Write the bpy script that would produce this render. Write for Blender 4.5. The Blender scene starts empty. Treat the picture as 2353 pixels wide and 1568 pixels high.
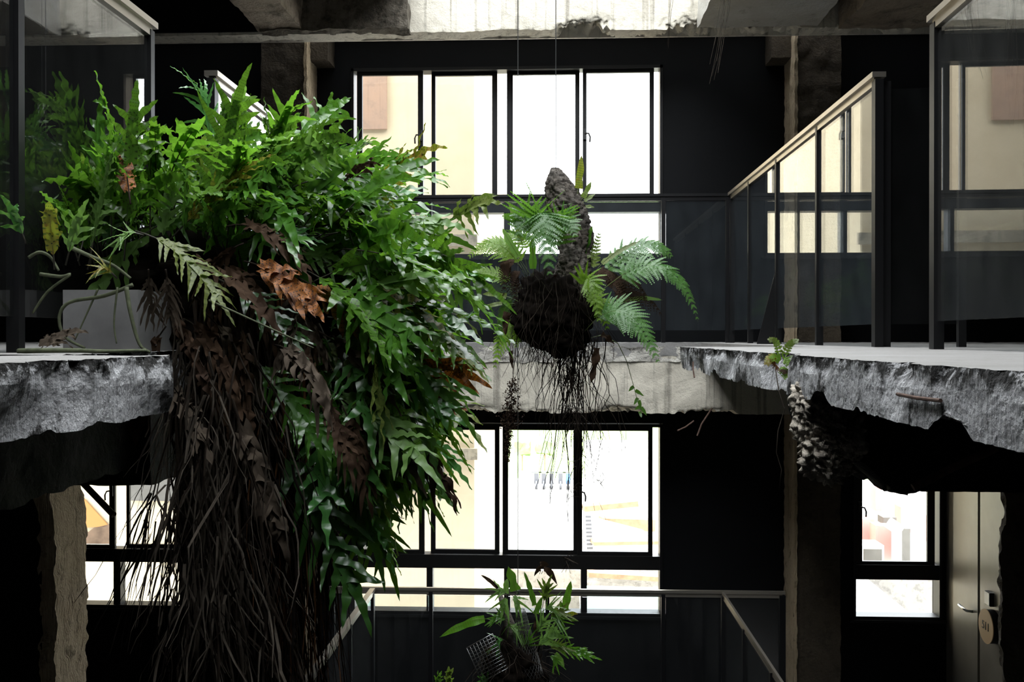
import bpy, bmesh, math, random
from mathutils import Vector, Matrix, noise, Euler

# ------------------------------------------------------------------ camera, sky, exposure
FPX = 2353 * 35.0 / 36.0
scn = bpy.context.scene
col = scn.collection
cam_d = bpy.data.cameras.new('camera')
cam_d.sensor_width = 36.0
cam_d.lens = 35.0
cam_d.clip_start = 0.05
cam_d.clip_end = 500
cam = bpy.data.objects.new('camera', cam_d)
col.objects.link(cam)
EYE = Vector((0, 0, 0.04))
cam.location = EYE
cam.rotation_euler = (math.radians(90 - 0.2), 0, math.radians(2.49))
scn.camera = cam
CM = Euler(cam.rotation_euler, 'XYZ').to_matrix()

scn.view_settings.view_transform = 'Standard'
scn.view_settings.look = 'None'
scn.view_settings.gamma = 1.0
scn.view_settings.use_curve_mapping = False
scn.view_settings.exposure = 3.0

world = bpy.data.worlds.new('overcast_sky')
scn.world = world
world.use_nodes = True
wn = world.node_tree.nodes
wn['Background'].inputs['Color'].default_value = (0.93, 0.97, 1.0, 1)
# overcast sky: brighter overhead than at the horizon
_tc = wn.new('ShaderNodeTexCoord')
_sx = wn.new('ShaderNodeSeparateXYZ')
_mr = wn.new('ShaderNodeMapRange')
_mr.inputs['To Min'].default_value = 0.9
_mr.inputs['To Max'].default_value = 1.9
world.node_tree.links.new(_tc.outputs['Generated'], _sx.inputs[0])
world.node_tree.links.new(_sx.outputs['Z'], _mr.inputs['Value'])
world.node_tree.links.new(_mr.outputs[0], wn['Background'].inputs['Strength'])
scn.cycles.max_bounces = 10
scn.cycles.transparent_max_bounces = 24
scn.cycles.glossy_bounces = 4
scn.cycles.diffuse_bounces = 4
scn.cycles.sample_clamp_indirect = 6.0


def portal(name, loc, rot, sx, sy):
    d = bpy.data.lights.new(name, 'AREA')
    d.shape = 'RECTANGLE'
    d.size = sx
    d.size_y = sy
    d.cycles.is_portal = True
    o = bpy.data.objects.new(name, d)
    o.location = loc
    o.rotation_euler = rot
    col.objects.link(o)


def P(px, py, Y):
    """world point at depth Y seen at pixel (px, py) of the 2353x1568 photograph"""
    r = CM @ Vector(((px - 1176.5) / FPX, -(py - 784.0) / FPX, -1.0))
    return EYE + r * (Y / r.y)


def PXX(px, Y):
    return P(px, 776, Y).x


def PZ(px, py, Y):
    return P(px, py, Y).z


def YAT(X, px):
    """depth at which a line of constant X is seen in pixel column px"""
    return X / P(px, 776, 1.0).x


WY = 8.4      # inner face of the back wall
RY = 7.6      # far railing
BY = 7.66     # face of the far beams
VX0, VX1 = -1.40, 1.326   # railing lines left and right of the void
FLOOR2 = -3.01
portal('skylight_portal', (0.1, 3.1, 5.58), (0, 0, 0), 5.4, 10.4)
portal('window_portal', ((PXX(808, WY) + PXX(1522, WY)) / 2, WY + 0.25, 1.55), (math.radians(-90), 0, 0), 2.7, 1.7)
portal('window_portal', ((PXX(808, WY) + PXX(1522, WY)) / 2, WY + 0.25, -1.5), (math.radians(-90), 0, 0), 2.7, 1.7)
portal('window_portal', (PXX(300, WY), WY + 0.25, -1.5), (math.radians(-90), 0, 0), 1.2, 1.7)
portal('window_portal', (PXX(2065, WY), WY + 0.25, -1.5), (math.radians(-90), 0, 0), 0.8, 1.7)


# ------------------------------------------------------------------ material helpers
class NT:
    def __init__(self, name):
        self.m = bpy.data.materials.new(name)
        self.m.use_nodes = True
        self.t = self.m.node_tree
        self.n = self.t.nodes
        self.b = self.n['Principled BSDF']
        self.out = self.n['Material Output']

    def new(self, typ, **kw):
        n = self.n.new(typ)
        for k, v in kw.items():
            if k.startswith('i_'):
                n.inputs[k[2:].replace('_', ' ')].default_value = v
            else:
                setattr(n, k, v)
        return n

    def link(self, a, b):
        self.t.links.new(a, b)

    def pos(self, sx=1, sy=1, sz=1):
        g = self.new('ShaderNodeNewGeometry')
        m = self.new('ShaderNodeMapping')
        m.inputs['Scale'].default_value = (sx, sy, sz)
        self.link(g.outputs['Position'], m.inputs['Vector'])
        return m.outputs[0]

    def noise(self, vec, scale, detail=4, rough=0.55):
        n = self.new('ShaderNodeTexNoise')
        n.inputs['Scale'].default_value = scale
        n.inputs['Detail'].default_value = detail
        n.inputs['Roughness'].default_value = rough
        if vec is not None:
            self.link(vec, n.inputs['Vector'])
        return n.outputs['Fac']

    def ramp(self, fac, lo, hi, a=0.0, b=1.0):
        n = self.new('ShaderNodeMapRange')
        n.inputs['From Min'].default_value = lo
        n.inputs['From Max'].default_value = hi
        n.inputs['To Min'].default_value = a
        n.inputs['To Max'].default_value = b
        self.link(fac, n.inputs['Value'])
        return n.outputs[0]

    def mix(self, fac, a, b):
        n = self.new('ShaderNodeMix', data_type='RGBA')
        for i, v in ((0, fac), (6, a), (7, b)):
            if hasattr(v, 'is_output'):
                self.link(v, n.inputs[i])
            elif i == 0:
                n.inputs[0].default_value = v
            else:
                n.inputs[i].default_value = (*v, 1)
        return n.outputs[2]

    def math(self, op, a, b=None):
        n = self.new('ShaderNodeMath', operation=op)
        for i, v in ((0, a), (1, b)):
            if v is None:
                continue
            if hasattr(v, 'is_output'):
                self.link(v, n.inputs[i])
            else:
                n.inputs[i].default_value = v
        return n.outputs[0]

    def bump(self, h, strength=0.5, dist=0.01):
        n = self.new('ShaderNodeBump')
        n.inputs['Strength'].default_value = strength
        n.inputs['Distance'].default_value = dist
        self.link(h, n.inputs['Height'])
        self.link(n.outputs[0], self.b.inputs['Normal'])


def plain(name, c, rough=0.5, metal=0.0, spec=0.5, var=0.0, vs=8.0):
    k = NT(name)
    if var > 0:
        f = k.noise(k.pos(), vs, 5)
        a = tuple(max(0, x * (1 - var)) for x in c)
        b = tuple(min(1, x * (1 + var)) for x in c)
        k.link(k.mix(k.ramp(f, 0.3, 0.7), a, b), k.b.inputs['Base Color'])
    else:
        k.b.inputs['Base Color'].default_value = (*c, 1)
    k.b.inputs['Roughness'].default_value = rough
    k.b.inputs['Metallic'].default_value = metal
    k.b.inputs['Specular IOR Level'].default_value = spec
    return k.m


def concrete(name, light, mid, dark, streak=0.6, mold=0.5, bump=0.6, bscale=60, lo=0.5, ridge=0.0, crust=None):
    """weathered concrete: broad patches, vertical run marks and dark mould spots"""
    k = NT(name)
    p = k.pos()
    patch = k.ramp(k.noise(p, 2.2, 6, 0.6), 0.35, 0.7)
    c = k.mix(patch, light, mid)
    sv = k.pos(26, 26, 0.55)
    st = k.ramp(k.noise(sv, 1.0, 3, 0.5), 0.56, 0.70, 0, streak)
    c = k.mix(st, c, tuple(x * 0.42 for x in mid))
    sp = k.noise(p, 7.0, 8, 0.72)
    mo = k.ramp(sp, lo, lo + 0.12, 0, mold)
    c = k.mix(mo, c, dark)
    gr = k.noise(p, 90, 4, 0.6)
    c = k.mix(k.ramp(gr, 0.35, 0.65, 0.0, 0.35), c, mid)
    if crust:      # pitted black crust along an upper arris, between the heights crust[0] and crust[1]
        g2 = k.new('ShaderNodeNewGeometry')
        s2 = k.new('ShaderNodeSeparateXYZ')
        k.link(g2.outputs['Position'], s2.inputs[0])
        zz = k.math('ADD', s2.outputs['Z'], k.math('MULTIPLY', k.math('SUBTRACT', k.noise(p, 9, 5, 0.6), 0.5), 0.09))
        band = k.ramp(zz, crust[0], crust[1], 0, 1)
        spots = k.ramp(k.noise(p, 50, 6, 0.7), 0.40, 0.49, 0, 1)
        c = k.mix(k.math('MULTIPLY', band, spots), c, dark)
        hole = k.ramp(k.noise(p, 5.5, 7, 0.68), 0.535, 0.575, 0, 0.95)
        c = k.mix(hole, c, dark)
    k.link(c, k.b.inputs['Base Color'])
    k.b.inputs['Roughness'].default_value = 0.9
    k.b.inputs['Specular IOR Level'].default_value = 0.25
    h = k.math('ADD', k.noise(p, bscale, 6, 0.65), k.math('MULTIPLY', k.noise(p, bscale / 5, 4), 1.2))
    if ridge:
        h = k.math('ADD', h, k.math('MULTIPLY', k.noise(k.pos(95, 95, 3.5), 1.0, 3, 0.5), ridge))
    k.bump(h, bump, 0.02)
    return k.m


def glass(name, tint=(1, 1, 1), dust=0.03, dustc=(0.5, 0.5, 0.48), f0=0.045, power=5.0):
    """thin clear pane: Fresnel mirror over a straight-through sheet, with a film of dust"""
    k = NT(name)
    k.n.remove(k.b)
    lw = k.new('ShaderNodeLayerWeight')
    lw.inputs['Blend'].default_value = 0.5
    p5 = k.math('POWER', lw.outputs['Facing'], power)
    fr = k.math('ADD', k.math('MULTIPLY', p5, 1 - f0), f0)
    tr = k.new('ShaderNodeBsdfTransparent')
    tr.inputs['Color'].default_value = (*tint, 1)
    gl = k.new('ShaderNodeBsdfGlossy')
    gl.inputs['Roughness'].default_value = 0.0
    df = k.new('ShaderNodeBsdfDiffuse')
    df.inputs['Color'].default_value = (*dustc, 1)
    m1 = k.new('ShaderNodeMixShader')
    k.link(fr, m1.inputs[0])
    k.link(tr.outputs[0], m1.inputs[1])
    k.link(gl.outputs[0], m1.inputs[2])
    m2 = k.new('ShaderNodeMixShader')
    if dust > 0:
        d = k.ramp(k.noise(k.pos(3, 3, 1.2), 2.5, 6, 0.65), 0.3, 0.8, dust * 0.4, dust * 1.6)
        k.link(d, m2.inputs[0])
    else:
        m2.inputs[0].default_value = 0
    k.link(m1.outputs[0], m2.inputs[1])
    k.link(df.outputs[0], m2.inputs[2])
    k.link(m2.outputs[0], k.out.inputs['Surface'])
    return k.m


def leaf(name, a, b, trans=0.45, spots=0.0, rough=0.30, blot=None, spotc=(0.012, 0.010, 0.006), spec=0.6):
    """leaf blade: two greens, light through the blade, rows of dark spore dots from the lobe UVs"""
    k = NT(name)
    f = k.ramp(k.noise(k.pos(), 9, 4), 0.35, 0.65)
    c = k.mix(f, a, b)
    if blot:
        c = k.mix(k.ramp(k.noise(k.pos(), 38, 5, 0.7), 0.5, 0.62), c, blot)
    uv = k.new('ShaderNodeUVMap')
    sep = k.new('ShaderNodeSeparateXYZ')
    k.link(uv.outputs[0], sep.inputs[0])
    av = k.math('ABSOLUTE', sep.outputs['Y'])
    # pale midline
    c = k.mix(k.ramp(av, 0.03, 0.09, 0.35, 0.0), c, tuple(min(1, x * 0.55) for x in a))
    if spots > 0:
        fu = k.math('SUBTRACT', k.math('FRACT', sep.outputs['X']), 0.5)
        dv = k.math('MULTIPLY', k.math('SUBTRACT', k.math('FRACT', k.math('MULTIPLY', av, 2.0)), 0.5), 0.62)
        d = k.math('SQRT', k.math('ADD', k.math('MULTIPLY', fu, fu), k.math('MULTIPLY', dv, dv)))
        s = k.ramp(d, 0.14, 0.20, spots, 0.0)
        c = k.mix(s, c, spotc)
    k.link(c, k.b.inputs['Base Color'])
    k.b.inputs['Roughness'].default_value = rough
    k.b.inputs['Specular IOR Level'].default_value = spec
    tl = k.new('ShaderNodeBsdfTranslucent')
    tc = k.mix(0.45, c, (0.17, 0.36, 0.02)) if trans > 0.3 else c
    k.link(tc, tl.inputs['Color'])
    mx = k.new('ShaderNodeMixShader')
    mx.inputs[0].default_value = trans
    k.link(k.b.outputs[0], mx.inputs[1])
    k.link(tl.outputs[0], mx.inputs[2])
    k.link(mx.outputs[0], k.out.inputs['Surface'])
    return k.m


M = {}
M['black_wall'] = plain('black_paint', (0.0024, 0.0027, 0.0034), 0.6, 0, 0.14, 0.25, 3)
M['dark_wall'] = plain('charcoal_wall', (0.004, 0.004, 0.004), 0.9, 0, 0.15, 0.2, 3)
M['frame'] = plain('black_aluminium', (0.004, 0.004, 0.0046), 0.45, 0.0, 0.3)
M['post'] = plain('black_steel', (0.004, 0.004, 0.0046), 0.42, 0.0, 0.3)
M['rail'] = plain('worn_steel_rail', (0.46, 0.42, 0.36), 0.32, 0.9, 0.5)
M['beam'] = concrete('pale_streaked_concrete', (0.62, 0.58, 0.49), (0.49, 0.455, 0.38), (0.10, 0.09, 0.075), 0.85, 0.2, 0.35, 60, 0.60)
M['soffit'] = concrete('stained_soffit_concrete', (0.55, 0.47, 0.36), (0.36, 0.29, 0.20), (0.06, 0.05, 0.035), 0.1, 0.6, 0.6, 40, 0.52)
M['rough_dark'] = concrete('dark_broken_concrete', (0.17, 0.15, 0.12), (0.085, 0.072, 0.055), (0.02, 0.017, 0.013), 0.2, 0.8, 1.0, 30, 0.5)
M['lip'] = concrete('pitted_mortar', (0.55, 0.53, 0.48), (0.40, 0.38, 0.34), (0.03, 0.027, 0.022), 0.3, 0.95, 0.9, 50, 0.52)
M['slab_edge'] = concrete('sawn_slab_edge', (0.44, 0.44, 0.445), (0.30, 0.30, 0.305), (0.014, 0.013, 0.012), 0.8, 0.8, 0.8, 90, 0.57, 1.2, (-0.034, -0.016))
M['slab_top'] = concrete('worn_floor_concrete', (0.25, 0.245, 0.24), (0.185, 0.178, 0.168), (0.06, 0.054, 0.046), 0.0, 0.35, 0.3, 60, 0.58)
M['column'] = concrete('shade_darkened_column', (0.085, 0.067, 0.047), (0.050, 0.040, 0.028), (0.02, 0.017, 0.012), 0.3, 0.6, 1.0, 45, 0.54)  # pillar brown deepened to paint in the shade on its front
M['plaster'] = concrete('rough_cream_lit_plaster', (0.60, 0.49, 0.34), (0.44, 0.34, 0.22), (0.07, 0.055, 0.035), 0.5, 0.8, 1.0, 35, 0.55, 2.0)  # pale plaster, bright enough to carry window light in its colour
M['near_black'] = concrete('near_black_concrete', (0.012, 0.011, 0.009), (0.007, 0.0065, 0.0055), (0.004, 0.004, 0.003), 0.1, 0.6, 0.8, 30, 0.5)  # near-black base for the beams under the slabs
M['rubble_face'] = concrete('broken_grey_concrete', (0.50, 0.45, 0.38), (0.32, 0.28, 0.23), (0.03, 0.026, 0.02), 0.1, 0.9, 1.0, 40, 0.5)
M['ceil_white'] = concrete('flaking_white_plaster', (0.50, 0.50, 0.48), (0.40, 0.38, 0.33), (0.13, 0.09, 0.05), 0.0, 0.7, 0.5, 30, 0.58)
M['ceil_brown'] = concrete('bare_brown_soffit', (0.34, 0.29, 0.23), (0.20, 0.16, 0.12), (0.04, 0.035, 0.03), 0.0, 0.6, 1.0, 18, 0.52)
M['rust'] = plain('rusty_rebar', (0.075, 0.045, 0.034), 0.85, 0.1, 0.3, 0.4, 60)
M['pane'] = glass('window_glass', (0.96, 0.97, 0.97), 0.0)
M['rail_glass'] = glass('dusty_rail_glass', (0.90, 0.92, 0.93), 0.006, f0=0.06, power=4.0)
M['rail_glass_dusty'] = glass('dustier_rail_glass', (0.90, 0.92, 0.93), 0.016, (0.42, 0.49, 0.54), f0=0.06, power=4.0)
M['rail_glass_grey'] = glass('grimy_rail_glass', (0.90, 0.92, 0.93), 0.02, (0.5, 0.5, 0.47), f0=0.06, power=4.0)
M['planter'] = plain('grey_planter', (0.15, 0.147, 0.145), 0.75, 0, 0.3, 0.15, 12)
M['soil'] = plain('dark_soil', (0.02, 0.016, 0.012), 0.95, 0, 0.1, 0.4, 40)
M['door'] = plain('grey_painted_door', (0.20, 0.185, 0.16), 0.42, 0.2, 0.5, 0.12, 4)
M['sign'] = plain('tan_sign_face', (0.50, 0.34, 0.19), 0.6)
M['white'] = plain('white_plastic', (0.8, 0.78, 0.72), 0.4)
M['black'] = plain('black_plastic', (0.008, 0.008, 0.008), 0.5)
M['steel'] = plain('brushed_steel', (0.55, 0.55, 0.55), 0.3, 1.0)
M['wire'] = plain('steel_wire', (0.22, 0.22, 0.22), 0.35, 0.9)

G1, G2 = (0.032, 0.105, 0.012), (0.058, 0.160, 0.020)
M['leaf_green'] = leaf('fern_green', G1, G2, 0.42)
M['leaf_spotted'] = leaf('fern_spotted_green', (0.045, 0.125, 0.010), (0.075, 0.175, 0.018), 0.48, 1.0)
M['leaf_bright'] = leaf('fern_bright_green', (0.055, 0.17, 0.014), (0.085, 0.23, 0.022), 0.55, 0.5)
M['leaf_pale'] = leaf('fern_pale_underside', (0.12, 0.23, 0.055), (0.16, 0.29, 0.08), 0.42, 0.0, 0.45)
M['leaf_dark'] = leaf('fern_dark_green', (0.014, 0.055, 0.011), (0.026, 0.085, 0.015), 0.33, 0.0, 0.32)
M['leaf_blue'] = leaf('fern_waxy_green', (0.045, 0.155, 0.035), (0.07, 0.21, 0.05), 0.36, 0.0, 0.26)
M['leaf_olive'] = leaf('fern_olive_green', (0.10, 0.14, 0.022), (0.16, 0.19, 0.04), 0.40, 0.7, 0.5)
M['leaf_yellow'] = leaf('fern_yellowing', (0.30, 0.25, 0.016), (0.20, 0.22, 0.02), 0.45, 1.0, 0.5, (0.22, 0.10, 0.01))
M['leaf_orange'] = leaf('fern_orange_dead', (0.30, 0.105, 0.012), (0.20, 0.062, 0.010), 0.25, 0.9, 0.7, (0.08, 0.024, 0.006))
M['leaf_brown'] = leaf('fern_brown_dead', (0.022, 0.012, 0.007), (0.048, 0.028, 0.016), 0.15, 0.0, 0.85, spec=0.12)
M['leaf_grey'] = leaf('fern_grey_dead', (0.036, 0.027, 0.019), (0.080, 0.062, 0.046), 0.15, 0.0, 0.85, spec=0.12)
M['lace_green'] = leaf('lace_fern_green', (0.052, 0.155, 0.028), (0.080, 0.21, 0.042), 0.45, 0, 0.5)
M['lace_lime'] = leaf('lace_fern_lime', (0.16, 0.30, 0.020), (0.22, 0.38, 0.035), 0.55, 0, 0.5)
M['stalk'] = plain('fern_stalk', (0.020, 0.018, 0.010), 0.6)
M['stalk_green'] = plain('fern_green_stalk', (0.10, 0.14, 0.03), 0.55)
M['root'] = plain('brown_root', (0.014, 0.010, 0.007), 0.9, 0, 0.08, 0.4, 30)
M['root_dark'] = plain('black_root', (0.006, 0.0045, 0.0035), 0.95, 0, 0.05, 0.4, 30)
M['root_grey'] = plain('dry_grey_root', (0.045, 0.037, 0.029), 0.9, 0, 0.08, 0.35, 30)
M['root_red'] = plain('reddish_root', (0.085, 0.036, 0.014), 0.85, 0, 0.2, 0.35, 30)
M['twig'] = plain('mossy_twig', (0.075, 0.085, 0.05), 0.85, 0, 0.2, 0.4, 40)


# ------------------------------------------------------------------ mesh helpers
class MB:
    def __init__(self):
        self.v, self.f, self.uv, self.mi = [], [], [], []
        self.cur = 0

    def box(self, x0, x1, y0, y1, z0, z1):
        b = len(self.v)
        self.v += [(x, y, z) for z in (z0, z1) for y in (y0, y1) for x in (x0, x1)]
        for q in ((0, 2, 3, 1), (4, 5, 7, 6), (0, 1, 5, 4), (2, 6, 7, 3), (0, 4, 6, 2), (1, 3, 7, 5)):
            self.face([b + i for i in q])
        return self

    def face(self, idx, uv=None):
        self.f.append(tuple(idx))
        self.uv.append(uv)
        self.mi.append(self.cur)

    def bar(self, a, b, w, h, up=Vector((0, 0, 1))):
        """rectangular bar from a to b, w across, h along up"""
        a, b = Vector(a), Vector(b)
        t = (b - a).normalized()
        s = t.cross(up)
        if s.length < 1e-4:
            s = t.cross(Vector((0, 1, 0)))
        s.normalize()
        u = s.cross(t).normalized()
        n = len(self.v)
        for p in (a, b):
            for i, j in ((-1, -1), (1, -1), (1, 1), (-1, 1)):
                self.v.append(tuple(p + s * (i * w / 2) + u * (j * h / 2)))
        for q in ((0, 3, 2, 1), (4, 5, 6, 7), (0, 1, 5, 4), (1, 2, 6, 5), (2, 3, 7, 6), (3, 0, 4, 7)):
            self.face([n + i for i in q])
        return self

    def tube(self, pts, r, k=5, taper=1.0):
        pts = [Vector(p) for p in pts]
        n0 = len(self.v)
        N = len(pts)
        ref = Vector((0.31, 0.52, 0.79))
        for i, p in enumerate(pts):
            t = (pts[min(i + 1, N - 1)] - pts[max(i - 1, 0)])
            if t.length < 1e-9:
                t = Vector((0, 0, 1))
            t.normalize()
            a = t.cross(ref)
            if a.length < 0.05:
                a = t.cross(Vector((1, 0, 0)))
            a.normalize()
            b = t.cross(a)
            rr = (r[i] if isinstance(r, (list, tuple)) else r * (1 + (taper - 1) * i / max(1, N - 1)))
            for j in range(k):
                an = 2 * math.pi * j / k
                self.v.append(tuple(p + (a * math.cos(an) + b * math.sin(an)) * rr))
        for i in range(N - 1):
            for j in range(k):
                a0 = n0 + i * k + j
                a1 = n0 + i * k + (j + 1) % k
                self.face((a0, a1, a1 + k, a0 + k))
        self.face([n0 + j for j in range(k)][::-1])
        self.face([n0 + (N - 1) * k + j for j in range(k)])
        return self

    def poly(self, pts, d):
        """flat outline pts thickened along vector d"""
        n = len(self.v)
        m = len(pts)
        d = Vector(d)
        for p in pts:
            self.v.append(tuple(Vector(p)))
        for p in pts:
            self.v.append(tuple(Vector(p) + d))
        self.face([n + i for i in range(m)])
        self.face([n + m + i for i in range(m)][::-1])
        for i in range(m):
            j = (i + 1) % m
            self.face((n + i, n + m + i, n + m + j, n + j))
        return self

    def disc(self, c, ax, r, th, k=32):
        c, ax = Vector(c), Vector(ax).normalized()
        a = ax.cross(Vector((0.3, 0.9, 0.2))).normalized()
        b = ax.cross(a)
        return self.poly([c + (a * math.cos(2 * math.pi * i / k) + b * math.sin(2 * math.pi * i / k)) * r for i in range(k)], ax * th)

    def build(self, name, mat, parent=None, smooth=False):
        me = bpy.data.meshes.new(name)
        me.from_pydata(self.v, [], self.f)
        if any(u is not None for u in self.uv):
            l = me.uv_layers.new(name='UVMap')
            d = []
            for f, u in zip(self.f, self.uv):
                for i in range(len(f)):
                    d += list(u[i]) if u else [0.0, 0.0]
            l.data.foreach_set('uv', d)
        if isinstance(mat, str):
            me.materials.append(M[mat])
        else:
            for q in mat:
                me.materials.append(M[q])
            me.polygons.foreach_set('material_index', self.mi)
        if smooth:
            me.polygons.foreach_set('use_smooth', [True] * len(me.polygons))
        me.update()
        o = bpy.data.objects.new(name, me)
        col.objects.link(o)
        if parent is not None:
            o.parent = parent
            o.matrix_parent_inverse = parent.matrix_world.inverted()
        return o


def tag(o, label=None, cat=None, group=None, kind=None):
    if label:
        o['label'] = label
    if cat:
        o['category'] = cat
    if group:
        o['group'] = group
    if kind:
        o['kind'] = kind
    return o


def empty(name, loc, label, cat, group=None, kind=None):
    o = bpy.data.objects.new(name, None)
    o.empty_display_size = 0.1
    o.matrix_world = Matrix.Translation(Vector(loc))
    col.objects.link(o)
    return tag(o, label, cat, group, kind)


def struct(name, mb, mat, label, cat, parent=None, smooth=False):
    o = mb.build(name, mat, parent, smooth)
    return tag(o, label, cat, None, 'structure')


def nv(p, f, s):
    return noise.noise_vector(Vector((p[0] * f + s, p[1] * f - s * 1.7, p[2] * f + s * 0.6)))


def rough_box(mb, x0, x1, y0, y1, z0, z1, res, amp=0.01, freq=14.0, seed=0.0, chip=None, sides='xXyYzZ'):
    """box of fine grids whose points are pushed about by position noise, so broken concrete reads as one skin"""
    rx, ry, rz = res if isinstance(res, (list, tuple)) else (res, res, res)

    def disp(p, nrm):
        p = Vector(p)
        d = nv(p, freq, seed) * amp + nv(p, freq * 3.1, seed + 5) * (amp * 0.45)
        if chip:
            d = d + chip(p)
        return p + d

    def grid(o, u, v, nu, nvv, flip):
        b = len(mb.v)
        for i in range(nu + 1):
            for j in range(nvv + 1):
                p = Vector(o) + Vector(u) * (i / nu) + Vector(v) * (j / nvv)
                mb.v.append(tuple(disp(p, None)))
        for i in range(nu):
            for j in range(nvv):
                a = b + i * (nvv + 1) + j
                q = (a, a + nvv + 1, a + nvv + 2, a + 1)
                mb.face(q[::-1] if flip else q)
    lx, ly, lz = x1 - x0, y1 - y0, z1 - z0
    nx, ny, nz = max(1, round(lx / rx)), max(1, round(ly / ry)), max(1, round(lz / rz))
    if 'x' in sides:
        grid((x0, y0, z0), (0, ly, 0), (0, 0, lz), ny, nz, True)
    if 'X' in sides:
        grid((x1, y0, z0), (0, ly, 0), (0, 0, lz), ny, nz, False)
    if 'y' in sides:
        grid((x0, y0, z0), (lx, 0, 0), (0, 0, lz), nx, nz, False)
    if 'Y' in sides:
        grid((x0, y1, z0), (lx, 0, 0), (0, 0, lz), nx, nz, True)
    if 'z' in sides:
        grid((x0, y0, z0), (lx, 0, 0), (0, ly, 0), nx, ny, True)
    if 'Z' in sides:
        grid((x0, y0, z1), (lx, 0, 0), (0, ly, 0), nx, ny, False)
    return mb


# ------------------------------------------------------------------ the shell
XL, XR, YB = -6.2, 5.6, -2.4
ROOF = 5.6
wx0, wx1 = PXX(808, WY), PXX(1522, WY)
w1z0, w1z1 = PZ(1165, 592, WY), PZ(1165, 154, WY)
w2z0, w2z1 = PZ(1165, 1414, WY), PZ(1165, 972, WY)
w3x0, w3x1 = PXX(140, WY), PXX(420, WY)
w4x0, w4x1 = PXX(1960, WY), PXX(2164, WY)
holes = [(wx0, wx1, w1z0, w1z1), (wx0, wx1, w2z0, w2z1), (w3x0, w3x1, w2z0, w2z1), (w4x0, w4x1, w2z0, w2z1)]
mb = MB()
xs = sorted({XL, XR, wx0, wx1, w3x0, w3x1, w4x0, w4x1})
zs = sorted({-4.2, ROOF, w1z0, w1z1, w2z0, w2z1})
for i in range(len(xs) - 1):
    for j in range(len(zs) - 1):
        cx, cz = (xs[i] + xs[i + 1]) / 2, (zs[j] + zs[j + 1]) / 2
        if any(h[0] < cx < h[1] and h[2] < cz < h[3] for h in holes):
            continue
        mb.box(xs[i], xs[i + 1], WY, WY + 0.2, zs[j], zs[j + 1])
struct('wall_back', mb, 'black_wall', 'black painted back wall holding the big windows', 'wall')
struct('wall_left', MB().box(XL - 0.2, XL, YB, WY + 0.2, -4.2, ROOF), 'dark_wall', 'dark side wall on the left behind the planter', 'wall')
struct('wall_right', MB().box(XR, XR + 0.2, YB, WY + 0.2, -4.2, ROOF), 'dark_wall', 'dark side wall on the right beyond the glass railing', 'wall')
struct('wall_front', MB().box(XL, XR, YB - 0.2, YB, -4.2, ROOF), 'dark_wall', 'dark wall behind the viewer', 'wall')
mb = MB()
mb.box(XL, -2.6, YB, WY, ROOF, ROOF + 0.2).box(2.8, XR, YB, WY, ROOF, ROOF + 0.2)
mb.box(-2.6, 2.8, YB, -2.1, ROOF, ROOF + 0.2).box(-2.6, 2.8, 8.3, WY, ROOF, ROOF + 0.2)  # unseen opening enlarged past the void and behind the viewer for more light
struct('ceiling', mb, 'dark_wall', 'dark roof around the open skylight above the void', 'roof')
mb = MB()
for yy in (4.5, 5.0):
    mb.box(-2.7, 2.9, yy - 0.02, yy + 0.02, ROOF - 0.05, ROOF)
struct('trim_1', mb, 'post', 'two thin steel bars across the skylight', 'skylight bar')
struct('floor', MB().box(XL, XR, YB, WY, -4.2, -4.1), 'dark_wall', 'dark floor at the bottom of the void', 'floor')

# storey above: slab round the void
mb = MB()
mb.box(XL, -1.05, YB, BY, 2.86, 3.0).box(1.12, XR, YB, BY, 2.86, 3.0).box(0.78, 1.12, YB, 5.2, 2.86, 3.0)
mb.box(-1.05, 0.78, YB, 0.3, 2.86, 3.0)
mb.box(XL, XR, BY + 0.4, WY, 2.86, 3.0)
struct('ceiling_slab', mb, 'rough_dark', 'dark concrete slab of the storey above around the void', 'slab')


def beam_chip(zb, amp, seed, up=0.10, left=None):
    def f(p):
        k = max(0.0, 1 - (p.z - zb) / up)
        n = noise.noise(Vector((p.x * 2.6 + seed, p.y * 2, 1.7))) + 0.45 * noise.noise(Vector((p.x * 13 + seed, p.y * 7, p.z * 9))) + 0.35 * noise.noise(Vector((p.x * 36 + seed, p.y * 20, p.z * 30)))
        a = max(0.0, n + 0.14) * amp * k * k
        if left is not None:
            a *= 0.12 + 0.88 * min(1, max(0, (p.x - left) / 0.12))
        return Vector((0, a * 0.5 if p.y < BY + 0.1 else 0, a))
    return f


zb1 = PZ(1276, 71, BY)
mb = rough_box(MB(), XL, XR, BY, BY + 0.20, zb1, 3.0, (0.014, 0.04, 0.014), 0.005, 9, 1.0, beam_chip(zb1, 0.17, 3.3, 0.15, -0.02), 'yz')
mb.box(XL, XR, BY + 0.19, BY + 0.22, zb1 + 0.004, 3.0)
struct('beam', mb, 'beam', 'pale streaked concrete beam across the top, over the upper window', 'beam', smooth=True)
# darker broken stretch beside it
x0, x1 = PXX(604, BY), PXX(942, BY)
mb = rough_box(MB(), x0, x1, BY - 0.10, BY + 0.02, PZ(800, 68, BY - 0.1), 2.86, 0.02, 0.022, 8, 9.0, None, 'xXyz')
struct('beam', mb, 'rough_dark', 'dark broken concrete stub against the pale top beam', 'beam', smooth=True)
struct('beam', MB().box(XL, PXX(600, BY), BY - 0.03, BY - 0.006, zb1 + 0.02, 3.0), 'dark_wall', 'added dark sheet holding the shade on the top beam left of the broken stub', 'beam')  # near-black sheet added to stand for shade on this beam face
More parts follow.
